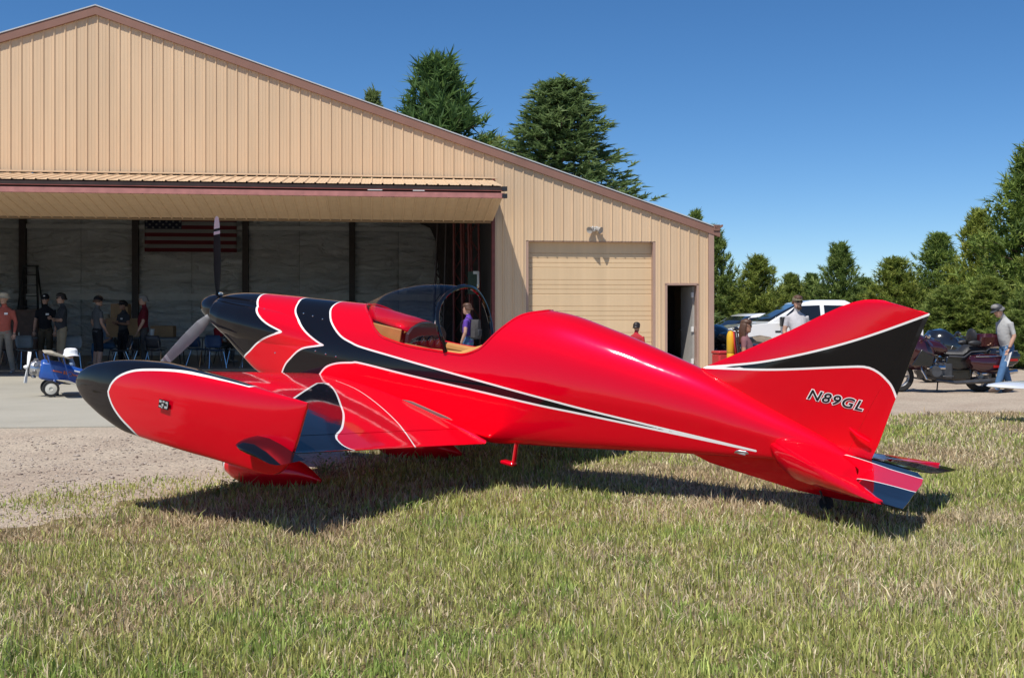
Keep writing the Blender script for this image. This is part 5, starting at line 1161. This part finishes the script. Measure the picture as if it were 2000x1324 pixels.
W_BLK = catmull([(3.86, 1.78), (4.339, .912), (4.366, .753), (4.096, .986), (3.803, 1.28), (3.609, 1.481), (3.402, 1.75), (3.30, 1.93), (3.239, 2.0), (3.144, 2.03), (3.05, 1.95), (2.9, 1.7), (2.9, 3.2), (3.4, 3.2), (3.7, 2.2)], 8, True, (0, 1, 2, 8, 11, 12, 13, 14))
W_PIN = catmull([(4.42, .56), (4.178, .619), (3.819, .804), (3.488, 1.002), (3.344, 1.104), (3.05, 1.33)], 8, False)
def wing_part(name, s, xa, xb, ya, yb, **kw):
    V, Fc = wing_grid(s, xa, xb, ya, yb, **kw); X, Y = V[:, 0], np.abs(V[:, 1])
    o = np_mesh(name, V, Fc, 4, PAINT, plane, [('scheme', 'FLOAT', sd_poly(X, Y, W_BLK)), ('pin', 'FLOAT', d_line(X, Y, W_PIN))], smooth=True)
    o.data.set_sharp_from_angle(angle=math.radians(40)); return o
HNG = lambda y: 3.345 - .018 * y
for s in (1, -1):
    wing_part('wing', s, W_LE, lambda y: HNG(y) + .004, .2, 2.565, nx=40, ny=110)
    wing_part('flap', s, lambda y: HNG(y) - .003, W_TE, .36, 1.305, nx=14, ny=60)
    wing_part('aileron', s, lambda y: HNG(y) - .003, W_TE, 1.312, 2.565, nx=14, ny=70)
# wing root fillets
for s in (1, -1):
    rows = []
    for x in np.linspace(5.05, 3.09, 40):
        t = (5.05 - x) / 1.96; r = .03 + .035 * math.sin(math.pi * min(1, t * 1.02))
        zf = float(w_top(max(x, 3.1), .36)) if x > 3.1 else float(w_top(3.1, .36)); row = []
        for a in np.linspace(0, math.pi / 2, 8):
            yy = .335 + r - r * math.sin(a); zz = zf - .006 + r * .9 - r * .9 * math.cos(a); row.append((x, s * (max(yy, float(f_half(x, zz)) - .01) if a > 1. else yy), zz))
        rows.append(row)
    V = np.array([p for r in rows for p in r]); n = 8; Fc = [(i * n + j, i * n + j + 1, (i + 1) * n + j + 1, (i + 1) * n + j) for i in range(39) for j in range(7)]
    if s > 0: Fc = [f[::-1] for f in Fc]
    np_mesh('wing_fillet', V, np.array(Fc), 4, PAINT, plane, [('scheme', 'FLOAT', np.minimum(sd_poly(V[:, 0], V[:, 2], STR_P), 9.)), ('pin', 'FLOAT', np.full(len(V), 9.))], smooth=True)
# --- tip pods
POD_T = [(5.10, -.296), (5.08, -.255), (5.045, -.218), (4.977, -.172), (4.856, -.122), (4.663, -.066), (4.4, -.02), (4.24, -.004), (4.0, .0), (3.744, .0), (3.4, -.006), (3.06, -.014)]
POD_B = [(5.10, -.304), (5.085, -.322), (5.05, -.348), (4.991, -.386), (4.853, -.435), (4.719, -.472), (4.461, -.515), (4.054, -0.515), (3.666, -0.509), (3.347, -0.509), (3.25, -.50), (3.19, -.465), (3.12, -.336), (3.06, -.04)]
POD_H = [(5.10, .003), (5.08, .016), (5.03, .034), (4.95, .055), (4.8, .082), (4.6, .105), (4.3, .118), (4.0, .112), (3.6, .08), (3.3, .045), (3.12, .018), (3.06, .008)]
POD_BLK = catmull([(3.50, .006), (3.707, -.004), (3.858, -.008), (4.103, -.024), (4.375, -.073), (4.512, -.12), (4.609, -.184), (4.659, -.267), (4.634, -.324), (4.585, -.376), (4.507, -.427), (4.41, -.474), (4.32, -.53), (4.32, -.8), (5.5, -.8), (5.5, .3), (3.50, .3)], 8, True, (0, 12, 13, 14, 15, 16))
PY = 2.555
for s in (1, -1):
    xs_p = np.concatenate([np.linspace(5.10, 4.97, 16), np.linspace(4.96, 3.3, 90), np.linspace(3.29, 3.061, 30)]); V = []; n = 48
    for x in xs_p:
        zt, zb, hw_ = float(smooth_interp(x, POD_T)), float(smooth_interp(x, POD_B)), float(smooth_interp(x, POD_H))
        # cross section: rounded top, faint crease a third of the way down, keel edge below
        zc, hz = (zt + zb) / 2, (zt - zb) / 2
        for i in range(n):
            q = 2 * math.pi * i / n; cz, sy = math.cos(q), math.sin(q)
            zz = math.copysign(abs(cz) ** (.75 if cz > 0 else .95), cz); yy = math.copysign(abs(sy) ** (.5 if cz > 0 else .2), sy)
            V.append((x, s * PY + hw_ * yy * (1 - .12 * max(0, -zz)), zc + hz * zz))
    V = np.array(V); Fc = [(i * n + j, i * n + (j + 1) % n, (i + 1) * n + (j + 1) % n, (i + 1) * n + j) for i in range(len(xs_p) - 1) for j in range(n)]
    Fc = [f[::-1] for f in Fc]
    for i0 in (0, len(xs_p) - 1):
        for j in range(n // 2 - 1): Fc.append((i0 * n + j, i0 * n + j + 1, i0 * n + n - 2 - j, i0 * n + n - 1 - j))
    pod = np_mesh('tip_pod', V, np.array(Fc), 4, PAINT, plane, [('scheme', 'FLOAT', sd_poly(V[:, 0], V[:, 2] + .9 * np.maximum(0, PY + .045 - np.abs(V[:, 1])) * (V[:, 2] > -.2), POD_BLK)), ('pin', 'FLOAT', np.full(len(V), 9.))], smooth=True)
    bm = bmesh.new(); bm.from_mesh(pod.data); bmesh.ops.recalc_face_normals(bm, faces=bm.faces); bm.to_mesh(pod.data); bm.free(); pod.data.set_sharp_from_angle(angle=math.radians(50))
    # small stub fin outboard of the pod
    rings = []
    for y, x0, c, zc, th in ((0, 3.44, .44, -.315, .075), (.1, 3.42, .42, -.318, .075), (.19, 3.385, .375, -.325, .065), (.215, 3.34, .31, -.33, .04), (.222, 3.28, .2, -.332, .012)):
        rings.append([(x0 - c * q, s * (PY + .03 + y), zc + .5 * th * h_ - .03 * q) for q, h_ in ((0, 0), (.04, .55), (.15, 1.05), (.35, 1.25), (.6, .8), (.85, .25), (1, 0), (.8, -.15), (.5, -.35), (.25, -.5), (.06, -.4))])
    mb = MB(); mb.loft(rings); mb.build('stub_fin', BLKP, plane, ang=60)
    # emblem plate
    em = MB().box((4.106, s * (PY + .131), -.241), (.085, .006, .056)).build('emblem', BLKP, plane, smooth=False)
    for ex, ez, ew, eh in ((-.028, .016, .02, .012), (0, .018, .018, .010), (.028, .015, .02, .014), (-.024, -.014, .024, .014), (.006, -.004, .016, .016), (.028, -.016, .018, .010), (-.036, 0, .006, .03), (.01, -.02, .012, .008)):
        MB().box((4.106 + ex, s * (PY + .1345), -.241 + ez), (ew, .003, eh)).build('emblem_mark', mat('emblem_silver', (.6, .6, .6), .3, .4), em, smooth=False)
    # main gear: faired leg from the wing, wheel in its pant
    yc = s * 1.0; rings = []
    for x, zt, zb, w in ((5.10, -1.045, -1.055, .01), (5.085, -.995, -1.085, .05), (5.04, -.955, -1.12, .085), (4.95, -.915, -1.15, .108), (4.80, -.875, -1.17, .12), (4.62, -.85, -1.165, .12), (4.45, -.842, -1.13, .105), (4.30, -.86, -1.06, .07), (4.18, -.905, -1.0, .032), (4.10, -.945, -.97, .006)):
        rings.append([(x, yc + w * math.cos(q), (zt + zb) / 2 + (zt - zb) / 2 * math.sin(q)) for q in (2 * math.pi * i / 24 for i in range(24))])
    R2 = []
    for r0, r1 in zip(rings, rings[1:]):
        for k_ in range(6): R2.append([tuple(lerp(np.array(a), np.array(b), k_ / 6)) for a, b in zip(r0, r1)])
    R2.append(rings[-1]); V = np.array([p for r in R2 for p in r]); n = 24; Fc = [(i * n + j, i * n + (j + 1) % n, (i + 1) * n + (j + 1) % n, (i + 1) * n + j)[::-1] for i in range(len(R2) - 1) for j in range(n)]
    np_mesh('wheel_pant', V, np.array(Fc), 4, PAINT, plane, [('scheme', 'FLOAT', 5.03 - V[:, 0]), ('pin', 'FLOAT', np.full(len(V), 9.))], smooth=True)
    mb = MB(); mb.loft([[(x0 - c * q, yy + s * .0, zz + c * .13 * h_) for q, h_ in ((0, 0), (.1, .5), (.35, 1), (.7, .5), (1, 0), (.7, -.5), (.35, -1), (.1, -.5))] for x0, c, yy, zz in ((4.80, .30, s * .62, -.44), (4.78, .26, s * .80, -.64), (4.76, .24, s * .97, -.90))]); mb.build('gear_leg', REDP, plane)
    wh = bpy.data.objects.new('wheel', None); COL.objects.link(wh); wh.parent = plane; wh.location = (4.68, yc, -1.035)
    MB().lathe([(.08, -.045), (.145, -.045), (.16, -.02), (.16, .02), (.145, .045), (.08, .045)], axis='y', seg=28, cap=False).build('tyre', TYRE, wh); MB().lathe([(.082, -.035), (.03, -.04), (.03, .04), (.082, .035)], axis='y', seg=24).build('rim', ALU, wh)
# boarding step, fasteners, louvre, data plate
st = MB(); st.tube([(2.86, .27, -.36), (2.855, .275, -.56), (2.855, .278, -.595)], .022, 8, flat=.7); st = st.build('boarding_step', REDP, plane); MB().box((2.895, .285, -.60), (.11, .075, .028)).build('step_pad', REDP, st, bevel=.008)
for i, (x, z) in enumerate([(5.118, .178), (5.006, .175), (4.888, .169), (4.852, -.096), (4.737, -.1), (4.625, -.1), (5.109, -.384), (4.988, -.358), (4.872, -.339), (5.47, .06), (5.3, -.2), (5.56, .14)]):
    yy = float(f_half(x, z)); 
    for cx0, cz0, ry, rz_ in ((.22, -.037, .146, .187),):
        q = 1 - ((z - cz0) / rz_) ** 2
        if q > 0: yy = max(yy, cx0 + ry * math.sqrt(q))
    MB().ell((x, yy + .001, z), (.0075, .004, .0075), 8, 5).build('fastener', CHROME, plane)
def side_patch(name, x0, x1, zf0, zf1, m_, off=.003, n=16):
    mb = MB(); rows = []
    for i in range(n + 1):
        t = i / n; x = lerp(x0, x1, t); zc, hh = lerp(zf0, zf1, t), .021 * min(1, 5 * t + .15, 5 * (1 - t) + .3)
        rows.append([(x, float(f_half(x, zc + hh * q)) + off, zc + hh * q) for q in (-1, -.5, 0, .5, 1)])
    mb.loft(rows, False, closed=False); return mb.build(name, m_, plane, solid=.003)
side_patch('side_louvre', 3.90, 3.37, -.316, -.394, mat('louvre_grey', (.16, .13, .12), .6))
dp = side_patch('data_plate', 1.20, 1.10, -.128, -.120, ALU, n=8)
MB().box((1.15, float(f_half(1.15, -.124)) + .006, -.124), (.06, .003, .012)).build('plate_text_panel', mat('plate_grey', (.3, .3, .3), .4), dp, smooth=False)
# --- fin and rudder
FIN_LE = [(1.66, .20), (1.60, .385), (1.3, .575), (1.0, .775), (.80, .92), (.69, .995), (.61, 1.04), (.545, 1.067), (.48, 1.081), (.42, 1.086)]
FIN_TE = [(.33, -.06), (.279, .132), (.235, .40), (.195, .60), (.17, .76), (.148, .88), (.132, .95), (.121, .995), (.114, 1.025), (.11, 1.048)]
FIN_BLK = catmull([(1.61, .392), (1.361, .459), (1.11, .538), (.772, .679), (.453, .841), (.06, 1.075), (.0, .9), (.1, .4), (.215, .452), (.263, .53), (.311, .573), (.36, .604), (.421, .624), (.482, .622), (.615, .592), (1.099, .478)], 8, True, (0, 5, 6, 7, 8))
def fin_part(name, c0, c1, ny=64, nx=30):
    LE = np.array(FIN_LE); TE = np.array(FIN_TE); ts = np.linspace(0, len(LE) - 1, ny); V = []
    for t in ts:
        i = min(int(t), len(LE) - 2); f = t - i; le = LE[i] * (1 - f) + LE[i + 1] * f; te = TE[i] * (1 - f) + TE[i + 1] * f; L_ = np.linalg.norm(le - te)
        cs = c0 + (c1 - c0) * (.5 - .5 * np.cos(np.linspace(0, math.pi, nx))); P_ = le[None] * (1 - cs[:, None]) + te[None] * cs[:, None]
        hw_ = np.maximum(naca(.075, cs) * min(L_, .9), .0025) * (1 if t < len(LE) - 1.02 else .45)
        V.append(np.concatenate([np.stack([P_[:, 0], hw_, P_[:, 1]], 1), np.stack([P_[::-1, 0], -hw_[::-1], P_[::-1, 1]], 1)]))
    n = 2 * nx; V = np.array(V).reshape(-1, 3); Fc = [(i * n + j, i * n + (j + 1) % n, (i + 1) * n + (j + 1) % n, (i + 1) * n + j) for i in range(ny - 1) for j in range(n)]
    for i0 in (0, ny - 1):
        for j in range(nx - 1): Fc.append((i0 * n + j, i0 * n + j + 1, i0 * n + n - 2 - j, i0 * n + n - 1 - j))
    o = np_mesh(name, V, np.array(Fc), 4, PAINT, plane, [('scheme', 'FLOAT', sd_poly(V[:, 0], V[:, 2], FIN_BLK)), ('pin', 'FLOAT', np.full(len(V), 9.))], smooth=True)
    bm = bmesh.new(); bm.from_mesh(o.data); bmesh.ops.recalc_face_normals(bm, faces=bm.faces); bm.to_mesh(o.data); bm.free(); o.data.set_sharp_from_angle(angle=math.radians(45)); return o
finp = fin_part('fin', 0., .884); rud = fin_part('rudder', .8848, 1.)
rh = MB().tube([(.48, .03, .2), (.42, .045, .17), (.33, .04, .14)], [.006, .012, .008], 8).build('rudder_horn', REDP, rud)
# registration, white edged black letters
def fin_half(x, z):
    LE = sorted(FIN_LE, key=lambda p: p[1]); TE = sorted(FIN_TE, key=lambda p: p[1])
    xl = np.interp(z, [p[1] for p in LE], [p[0] for p in LE]); xt = np.interp(z - .15, [p[1] for p in TE], [p[0] for p in TE]); xl2 = np.interp(z + .13, [p[1] for p in LE], [p[0] for p in LE])
    c = min(1, max(0, (xl2 - x) / (xl2 - xt))); return float(naca(.075, c)) * min(xl2 - xt, .9) + .0015
def reg_text(off, lift, m_, name, s, par):
    cu_ = bpy.data.curves.new('reg', 'FONT'); cu_.body = 'N89GL'; cu_.size = .094; cu_.shear = .28; cu_.offset = off; cu_.space_character = 1.16; cu_.align_x = 'CENTER'
    to = bpy.data.objects.new('tmp', cu_); COL.objects.link(to); dg = bpy.context.evaluated_depsgraph_get(); dg.update(); me = bpy.data.meshes.new_from_object(to.evaluated_get(dg)); bpy.data.objects.remove(to)
    me.materials.clear(); me.materials.append(m_); o = bpy.data.objects.new(name, me); COL.objects.link(o); o.parent = par
    # text x runs aft on the left side, forward on the right side
    ex = Vector((-1, 0, -.02)) if s > 0 else Vector((1, 0, .02)); ez = Vector((.0, 0, 1)); ny_ = Vector((0, s, 0))
    M_ = Matrix((ex.normalized() * 1.2, ez, ny_)).transposed().to_4x4(); M_.translation = Vector((.612, 0, .335)); me.transform(M_)
    from mathutils.bvhtree import BVHTree
    fm = finp.data; bvh = BVHTree.FromPolygons([v.co for v in fm.vertices], [list(p_.vertices) for p_ in fm.polygons])
    for v in me.vertices:
        hit = bvh.ray_cast(Vector((v.co.x, s * .5, v.co.z)), Vector((0, -s, 0))); v.co.y = (hit[0].y if hit[0] is not None else s * fin_half(v.co.x, v.co.z)) + s * lift
    if me.polygons and me.polygons[0].normal.y * s < 0: me.flip_normals()
    return o
LB = mat('letter_black', (.006, .006, .006), .4); LW = mat('letter_white', (.8, .79, .77), .4)
for s in (1, -1):
    a = reg_text(.0065, .0040, LW, 'registration_edge', s, finp); a['label'] = 'registration N89GL, white edge of the letters'
    b_ = reg_text(.0012, .0064, LB, 'registration_letters', s, finp); b_['label'] = 'registration N89GL in black letters'
# --- tail: stabilizers, elevators, ventral keel, tail wheel
def tail_z(x, y): return -.012 - .055 * abs(y)
S_BLK1 = catmull([(.30, .5), (.32, .78), (.02, 1.05), (-.3, 1.05), (-.3, .60), (.02, .60)], 6, True, (0, 1, 2, 3, 4, 5))
for s in (1, -1):
    # stabilizer: thick cuffed leading edge; plan points (leading x, trailing x, half thickness)
    def surf(name, rows, mat_=PAINT, sch=None, nx=18):
        V = []; ny = 26; R = np.array(rows); ts = np.linspace(0, len(R) - 1, ny)
        for t in ts:
            i = min(int(t), len(R) - 2); f = t - i; r = R[i] * (1 - f) + R[i + 1] * f; y, xa, xb, th, dz = r
            cs = .5 - .5 * np.cos(np.linspace(0, math.pi, nx)); X = xa + (xb - xa) * cs
            prof_ = np.sqrt(np.clip(cs, 0, 1)) * (1 - cs) * 1.9 + .0; prof_ = np.clip(prof_, 0, 1) * .8 + .2 * (1 - cs) * (cs > 0); hz = np.maximum(th * prof_, .0025)
            zc = tail_z(0, y) + dz; V.append(np.concatenate([np.stack([X, np.full(nx, s * y), zc + hz], 1), np.stack([X[::-1], np.full(nx, s * y), zc - hz[::-1]], 1)]))
        n = 2 * nx; V = np.array(V).reshape(-1, 3); Fc = [(i * n + j, i * n + (j + 1) % n, (i + 1) * n + (j + 1) % n, (i + 1) * n + j) for i in range(ny - 1) for j in range(n)]
        for i0 in (0, ny - 1):
            for j in range(nx - 1): Fc.append((i0 * n + j, i0 * n + j + 1, i0 * n + n - 2 - j, i0 * n + n - 1 - j))
        sc_ = np.full(len(V), 9.) if sch is None else sch(V[:, 0], np.abs(V[:, 1]))
        o = np_mesh(name, V, np.array(Fc), 4, mat_, plane, [('scheme', 'FLOAT', sc_), ('pin', 'FLOAT', np.full(len(V), 9.))], smooth=True)
        bm = bmesh.new(); bm.from_mesh(o.data); bmesh.ops.recalc_face_normals(bm, faces=bm.faces); bm.to_mesh(o.data); bm.free(); o.data.set_sharp_from_angle(angle=math.radians(45)); return o
    surf('stabilizer', [(.03, .98, .505, .075, .02), (.14, .93, .415, .075, .015), (.22, .86, .36, .06, .01), (.5, .56, .27, .035, 0), (.80, .24, .235, .02, 0), (.985, .04, .02, .006, 0)])
    surf('elevator', [(.03, .50, -.0, .022, .022), (.15, .405, -.06, .022, .018), (.3, .315, -.08, .02, .012), (.62, .256, -.09, .016, .004), (.80, .228, -.10, .012, 0), (.985, .012, -.105, .006, 0)], sch=(lambda X, Y: np.minimum(-(Y - (.53 + .1 * X)), Y - (.03 + .36 * np.clip(.5 - X, 0, .36)))) if s > 0 else (lambda X, Y: X * 0 - 1.))
    MB().tube([(.255, s * .3, tail_z(0, .3) + .02), (.23, s * .3, tail_z(0, .3) + .03)], .012, 6).build('elevator_hinge', REDP, plane)
    if False: mb = MB(); mb.loft([[(x, s * (y + .012 * k_), -.01 + tail_z(0, y) + .035 * q - .0) for k_, q in ((0, -1), (1, -.6), (1, .6), (0, 1), (-1, .6), (-1, -.6))] for x, y in ((1.02, .13), (.9, .16), (.7, .2))]); mb.build('root_cuff', REDP, plane)
for s in (1, -1):       # drooped leading-edge cuffs of the stabilizers
    rings = []
    for y, xl, d, c in ((.115, .955, .03, .10), (.16, .925, .075, .14), (.22, .868, .125, .20), (.32, .755, .145, .24), (.45, .612, .125, .22), (.62, .430, .09, .17), (.80, .24, .05, .10), (.93, .10, .018, .05), (.985, .035, .004, .02)):
        z0 = tail_z(0, y); rings.append([(xl - c, s * (y - .02), z0 + .012), (xl - .02, s * y, z0 + .022), (xl + .012, s * (y + .004), z0 + .008), (xl + .012, s * (y + .012), z0 - d * .35), (xl - .005, s * (y + .010), z0 - d * .75), (xl - .035, s * (y - .01), z0 - d), (xl - c * .7, s * (y - .05), z0 - d * .6)])
    mb = MB(); mb.loft(rings); mb.build('stabilizer_cuff', REDP, plane, ang=50)
kl = MB(); kl.loft([[(x, w * c_, zt + (zb - zt) * v) for c_, v in ((-1, 0), (-.9, .5), (-.4, .95), (0, 1), (.4, .95), (.9, .5), (1, 0))] for x, zt, zb, w in ((1.55, -.21, -.235, .03), (1.42, -.19, -.27, .025), (1.086, -.13, -.29, .02), (.75, -.1, -.309, .02), (.466, -.07, -.297, .02), (.25, -.05, -.27, .03), (.12, -.04, -.2, .008))], False, closed=False); kl.build('ventral_keel', REDP, plane)
tw_ = bpy.data.objects.new('tail_wheel', None); COL.objects.link(tw_); tw_.parent = plane; tw_.location = (.55, 0, -.345)
MB().lathe([(.02, -.02), (.045, -.02), (.05, 0), (.045, .02), (.02, .02)], axis='y', seg=18).build('tyre', TYRE, tw_); MB().tube([(0, .03, 0), (.05, .03, .08)], .008, 6).build('fork', STEEL_D, tw_)

# ------------------------------------------------------------------ grass, pebbles, weeds
def vnoise(x, y, seed=0):
    g = np.random.default_rng(seed); T_ = g.random((64, 64)); xi = np.floor(x).astype(int); yi = np.floor(y).astype(int); fx = x - xi; fy = y - yi; fx = fx * fx * (3 - 2 * fx); fy = fy * fy * (3 - 2 * fy)
    a, b, c, d = T_[xi % 64, yi % 64], T_[(xi + 1) % 64, yi % 64], T_[xi % 64, (yi + 1) % 64], T_[(xi + 1) % 64, (yi + 1) % 64]
    return (a * (1 - fx) + b * fx) * (1 - fy) + (c * (1 - fx) + d * fx) * fy
def grass_mat():
    m, n, l, b = new_nodes('grass_blades'); a = n.new('ShaderNodeAttribute'); a.attribute_name = 'tint'; l.new(a.outputs['Color'], b.inputs['Base Color'])
    b.inputs['Roughness'].default_value = .65; b.inputs['Specular IOR Level'].default_value = .25
    tl = n.new('ShaderNodeBsdfTranslucent'); l.new(a.outputs['Color'], tl.inputs[0]); mx = n.new('ShaderNodeMixShader'); mx.inputs[0].default_value = .3
    l.new(b.outputs[0], mx.inputs[1]); l.new(tl.outputs[0], mx.inputs[2]); l.new(mx.outputs[0], n['Material Output'].inputs[0]); return m
GRASS = grass_mat()
def scatter(y0, y1, dens, margin=1.12):
    w = lambda y: .4545 * margin * y
    n = int(dens * (y1 - y0) * (2 * w((y0 + y1) / 2))); yy = np.sqrt(NR.uniform(y0 ** 2, y1 ** 2, n)); xx = NR.uniform(-1, 1, n) * w(yy)
    n2 = int(dens * .55 * (y1 - y0) * 4.0); y2 = NR.uniform(y0, y1, n2); x2 = (w(y2) + NR.uniform(0, 2.0, n2)) * np.sign(NR.uniform(-1, 1, n2))   # thinner margin on both sides
    xx, yy = np.concatenate([xx, x2]), np.concatenate([yy, y2]); return xx, yy
def blades(name, X, Y, hscale=1., wscale=1., green=None, kind='stuff'):
    n = len(X); pat = vnoise(X * .55 + 3, Y * .55, 1) * .55 + vnoise(X * 1.9, Y * 1.9, 2) * .3 + vnoise(X * 6, Y * 6, 5) * .15
    dryness = np.clip((pat - .42) * 3.4 + .52 * ss(X, -.2, 1.6) * ss(Y, 3.9, 5.2) - .08, 0, 1)
    isdry = NR.random(n) < (.24 + .70 * dryness)
    if green is not None: isdry = NR.random(n) > green
    t = NR.random((n, 1)); t2 = NR.random((n, 1))
    gcol = np.array([.26, .305, .07]) * (1 - t) + np.array([.60, .60, .20]) * t; lush = ss(vnoise(X * 4.1 + 7, Y * 4.1, 12), .62, .8)[:, None]; gcol = gcol * (.60 + .85 * t2) * (1 - lush * np.array([.22, .05, .2]))
    dcol = np.array([.52, .41, .24]) * (1 - t) + np.array([.90, .77, .52]) * t; dcol = np.minimum(dcol * (.58 + .72 * t2), .95)
    brown = ss(pat, .5, .68)[:, None] * .6; dcol = dcol * (1 - brown * np.array([.22, .32, .38])); col = np.where(isdry[:, None], dcol, gcol)
    h = NR.gamma(6., 1 / 6., n) * np.where(isdry, .040, .046) * hscale * (.45 + .75 * vnoise(X * 2.3, Y * 2.3, 9) + .35 * vnoise(X * 9, Y * 9, 14)); w = NR.uniform(.0022, .0042, n) * wscale * np.clip(Y / 6.5, 1., 2.2)
    ang = NR.uniform(0, 2 * np.pi, n); lean = np.abs(NR.normal(0, np.where(isdry, .75, .42), n)); ld = NR.uniform(0, 2 * np.pi, n)
    sx, sy = np.cos(ang) * w, np.sin(ang) * w; lx_, ly_ = np.cos(ld) * lean * h, np.sin(ld) * lean * h
    Z = lawn_top(X, Y) - .004; V = np.zeros((n, 5, 3))
    V[:, 0] = np.stack([X - sx, Y - sy, Z], 1); V[:, 1] = np.stack([X + sx, Y + sy, Z], 1)
    hz = h / np.sqrt(1 + lean ** 2 * .6)
    V[:, 2] = np.stack([X - sx * .8 + lx_ * .35, Y - sy * .8 + ly_ * .35, Z + hz * .6], 1); V[:, 3] = np.stack([X + sx * .8 + lx_ * .35, Y + sy * .8 + ly_ * .35, Z + hz * .6], 1)
    V[:, 4] = np.stack([X + lx_, Y + ly_, Z + hz], 1)
    o = np.arange(n)[:, None] * 5; Fc = np.concatenate([o + np.array([0, 1, 3]), o + np.array([0, 3, 2]), o + np.array([2, 3, 4])], 1).reshape(-1, 3)
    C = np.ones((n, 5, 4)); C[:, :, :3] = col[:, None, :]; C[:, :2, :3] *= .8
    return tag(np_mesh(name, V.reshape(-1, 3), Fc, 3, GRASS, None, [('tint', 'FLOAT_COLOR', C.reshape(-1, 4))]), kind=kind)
XX, YY = [], []
for y0, y1, d in ((3.3, 5., 6800), (5., 7., 5600), (7., 9.5, 3400), (9.5, 13., 1700), (13., 19., 800)):
    x, y = scatter(y0, y1, d); s = lawn_sd(x, y) + .5 * (vnoise(x * 1.7, y * 1.7, 4) - .5) + .35 * (vnoise(x * 6, y * 6, 6) - .5); keep = NR.random(len(x)) < ss(s, -.25, .45); XX.append(x[keep]); YY.append(y[keep])
X, Y = np.concatenate(XX), np.concatenate(YY)
tag(blades('grass', X, Y, 1.), 'patchy lawn of green and straw-coloured blades around the airplane', 'grass')
wx, wy = NR.normal(-1.80, .38, 1500), NR.normal(8.75, .25, 1500)
tag(blades('wheel_grass', wx, wy, 1.5, 1., .75), 'taller grass standing round the near wheel', 'grass')
# sparse green streaks creeping into the gravel
cl = []
for px, py, sx, sy, n in ((150, 972, .5, .12, 420), (60, 978, .3, .1, 220), (230, 955, .55, .1, 420), (330, 938, .35, .1, 260), (180, 985, .4, .1, 380), (440, 948, .35, .12, 500), (290, 985, .5, .12, 420), (100, 1005, .6, .15, 420), (20, 990, .3, .1, 200), (480, 925, .3, .1, 300), (390, 965, .3, .12, 350)):
    d = 1.345 * 2200 / (py - 622); cl.append((NR.normal((px - 1000) / 2200 * d, sx * .5, n), NR.normal(d, sy * 1.6, n)))
X, Y = np.concatenate([c[0] for c in cl]), np.concatenate([c[1] for c in cl])
tag(blades('sparse_grass', X, Y, .55, 1., .8), 'thin green grass streaks creeping into the gravel at left', 'grass')
# leafy weeds
LEAF = mat('weed_leaf', (.13, .24, .035), .5, 0, .3, 20.)
for i, (px, py, r, h, lb) in enumerate(((632, 928, .20, .20, 'bright green leafy weed beyond the near wheel'), (452, 962, .15, .12, 'low green weed left of the near wheel'), (425, 975, .10, .10, 'smaller green weed at the edge of the airplane shadow'))):
    d = 1.345 * 2200 / (py - 622); x0, y0 = (px - 1000) / 2200 * d, d; w_ = thing('weed', lb, 'weed', (x0, y0, float(lawn_top(x0, y0))), 0, 'weeds by the wheel'); mb = MB()
    for q in range(130):
        a, rr = rng.uniform(0, 6.283), r * math.sqrt(rng.random()); z = h * (1 - (rr / r) ** 2) * rng.uniform(.3, 1); L_ = rng.uniform(.02, .045); t_ = rng.uniform(-.2, .7); b_ = a + rng.uniform(-.8, .8)
        c_ = Vector((math.cos(a) * rr, math.sin(a) * rr, z)); dv = Vector((math.cos(b_) * math.cos(t_), math.sin(b_) * math.cos(t_), math.sin(t_))); sv = dv.cross(Vector((0, 0, 1))).normalized() * L_ * .32
        mb.add([c_, c_ + dv * L_ * .5 + sv, c_ + dv * L_, c_ + dv * L_ * .5 - sv], [(0, 1, 2, 3)])
    mb.build('leaves', LEAF, w_, smooth=False, fix=False); ms = MB()
    for q in range(14):
        a = rng.uniform(0, 6.283); ms.tube([(0, 0, -.01), (math.cos(a) * r * .5, math.sin(a) * r * .5, h * .6)], .002, 4)
    ms.build('stems', LEAF, w_)
# loose pebbles on the gravel
n = 16000; y = np.sqrt(NR.uniform(6.2 ** 2, 14. ** 2, n)); x = NR.uniform(-.52, .52, n) * y * .92; k_ = (lawn_sd(x, y) < .3) & (y < 11.6 + .12 * x + 1.2 + 0 * x); x, y = x[k_], y[k_]; n = len(x)
oc = np.array([(1, 0, 0), (-1, 0, 0), (0, 1, 0), (0, -1, 0), (0, 0, 1), (0, 0, -1)], float); of = np.array([(0, 2, 4), (2, 1, 4), (1, 3, 4), (3, 0, 4), (2, 0, 5), (1, 2, 5), (3, 1, 5), (0, 3, 5)])
r = NR.gamma(3., .0022, n) + .003; V = oc[None] * (r[:, None, None] * NR.uniform(.6, 1.3, (n, 1, 3))) * np.array([1, 1, .6]); a = NR.uniform(0, 6.28, n); ca, sa = np.cos(a)[:, None], np.sin(a)[:, None]
V = np.stack([V[..., 0] * ca - V[..., 1] * sa, V[..., 0] * sa + V[..., 1] * ca, V[..., 2]], -1) + np.stack([x, y, G(x, y) + r * .2], 1)[:, None, :]
Fc = (np.arange(n)[:, None, None] * 6 + of[None]).reshape(-1, 3); t = NR.random((n, 1)); c = np.array([.30, .22, .18]) * (1 - t) + np.array([.66, .58, .5]) * t; C = np.ones((n, 6, 4)); C[:, :, :3] = c[:, None, :]
tag(np_mesh('pebbles', V.reshape(-1, 3), Fc, 3, GRASS, None, [('tint', 'FLOAT_COLOR', C.reshape(-1, 4))]), 'loose pinkish pebbles on the gravel strip', 'pebbles', kind='stuff')
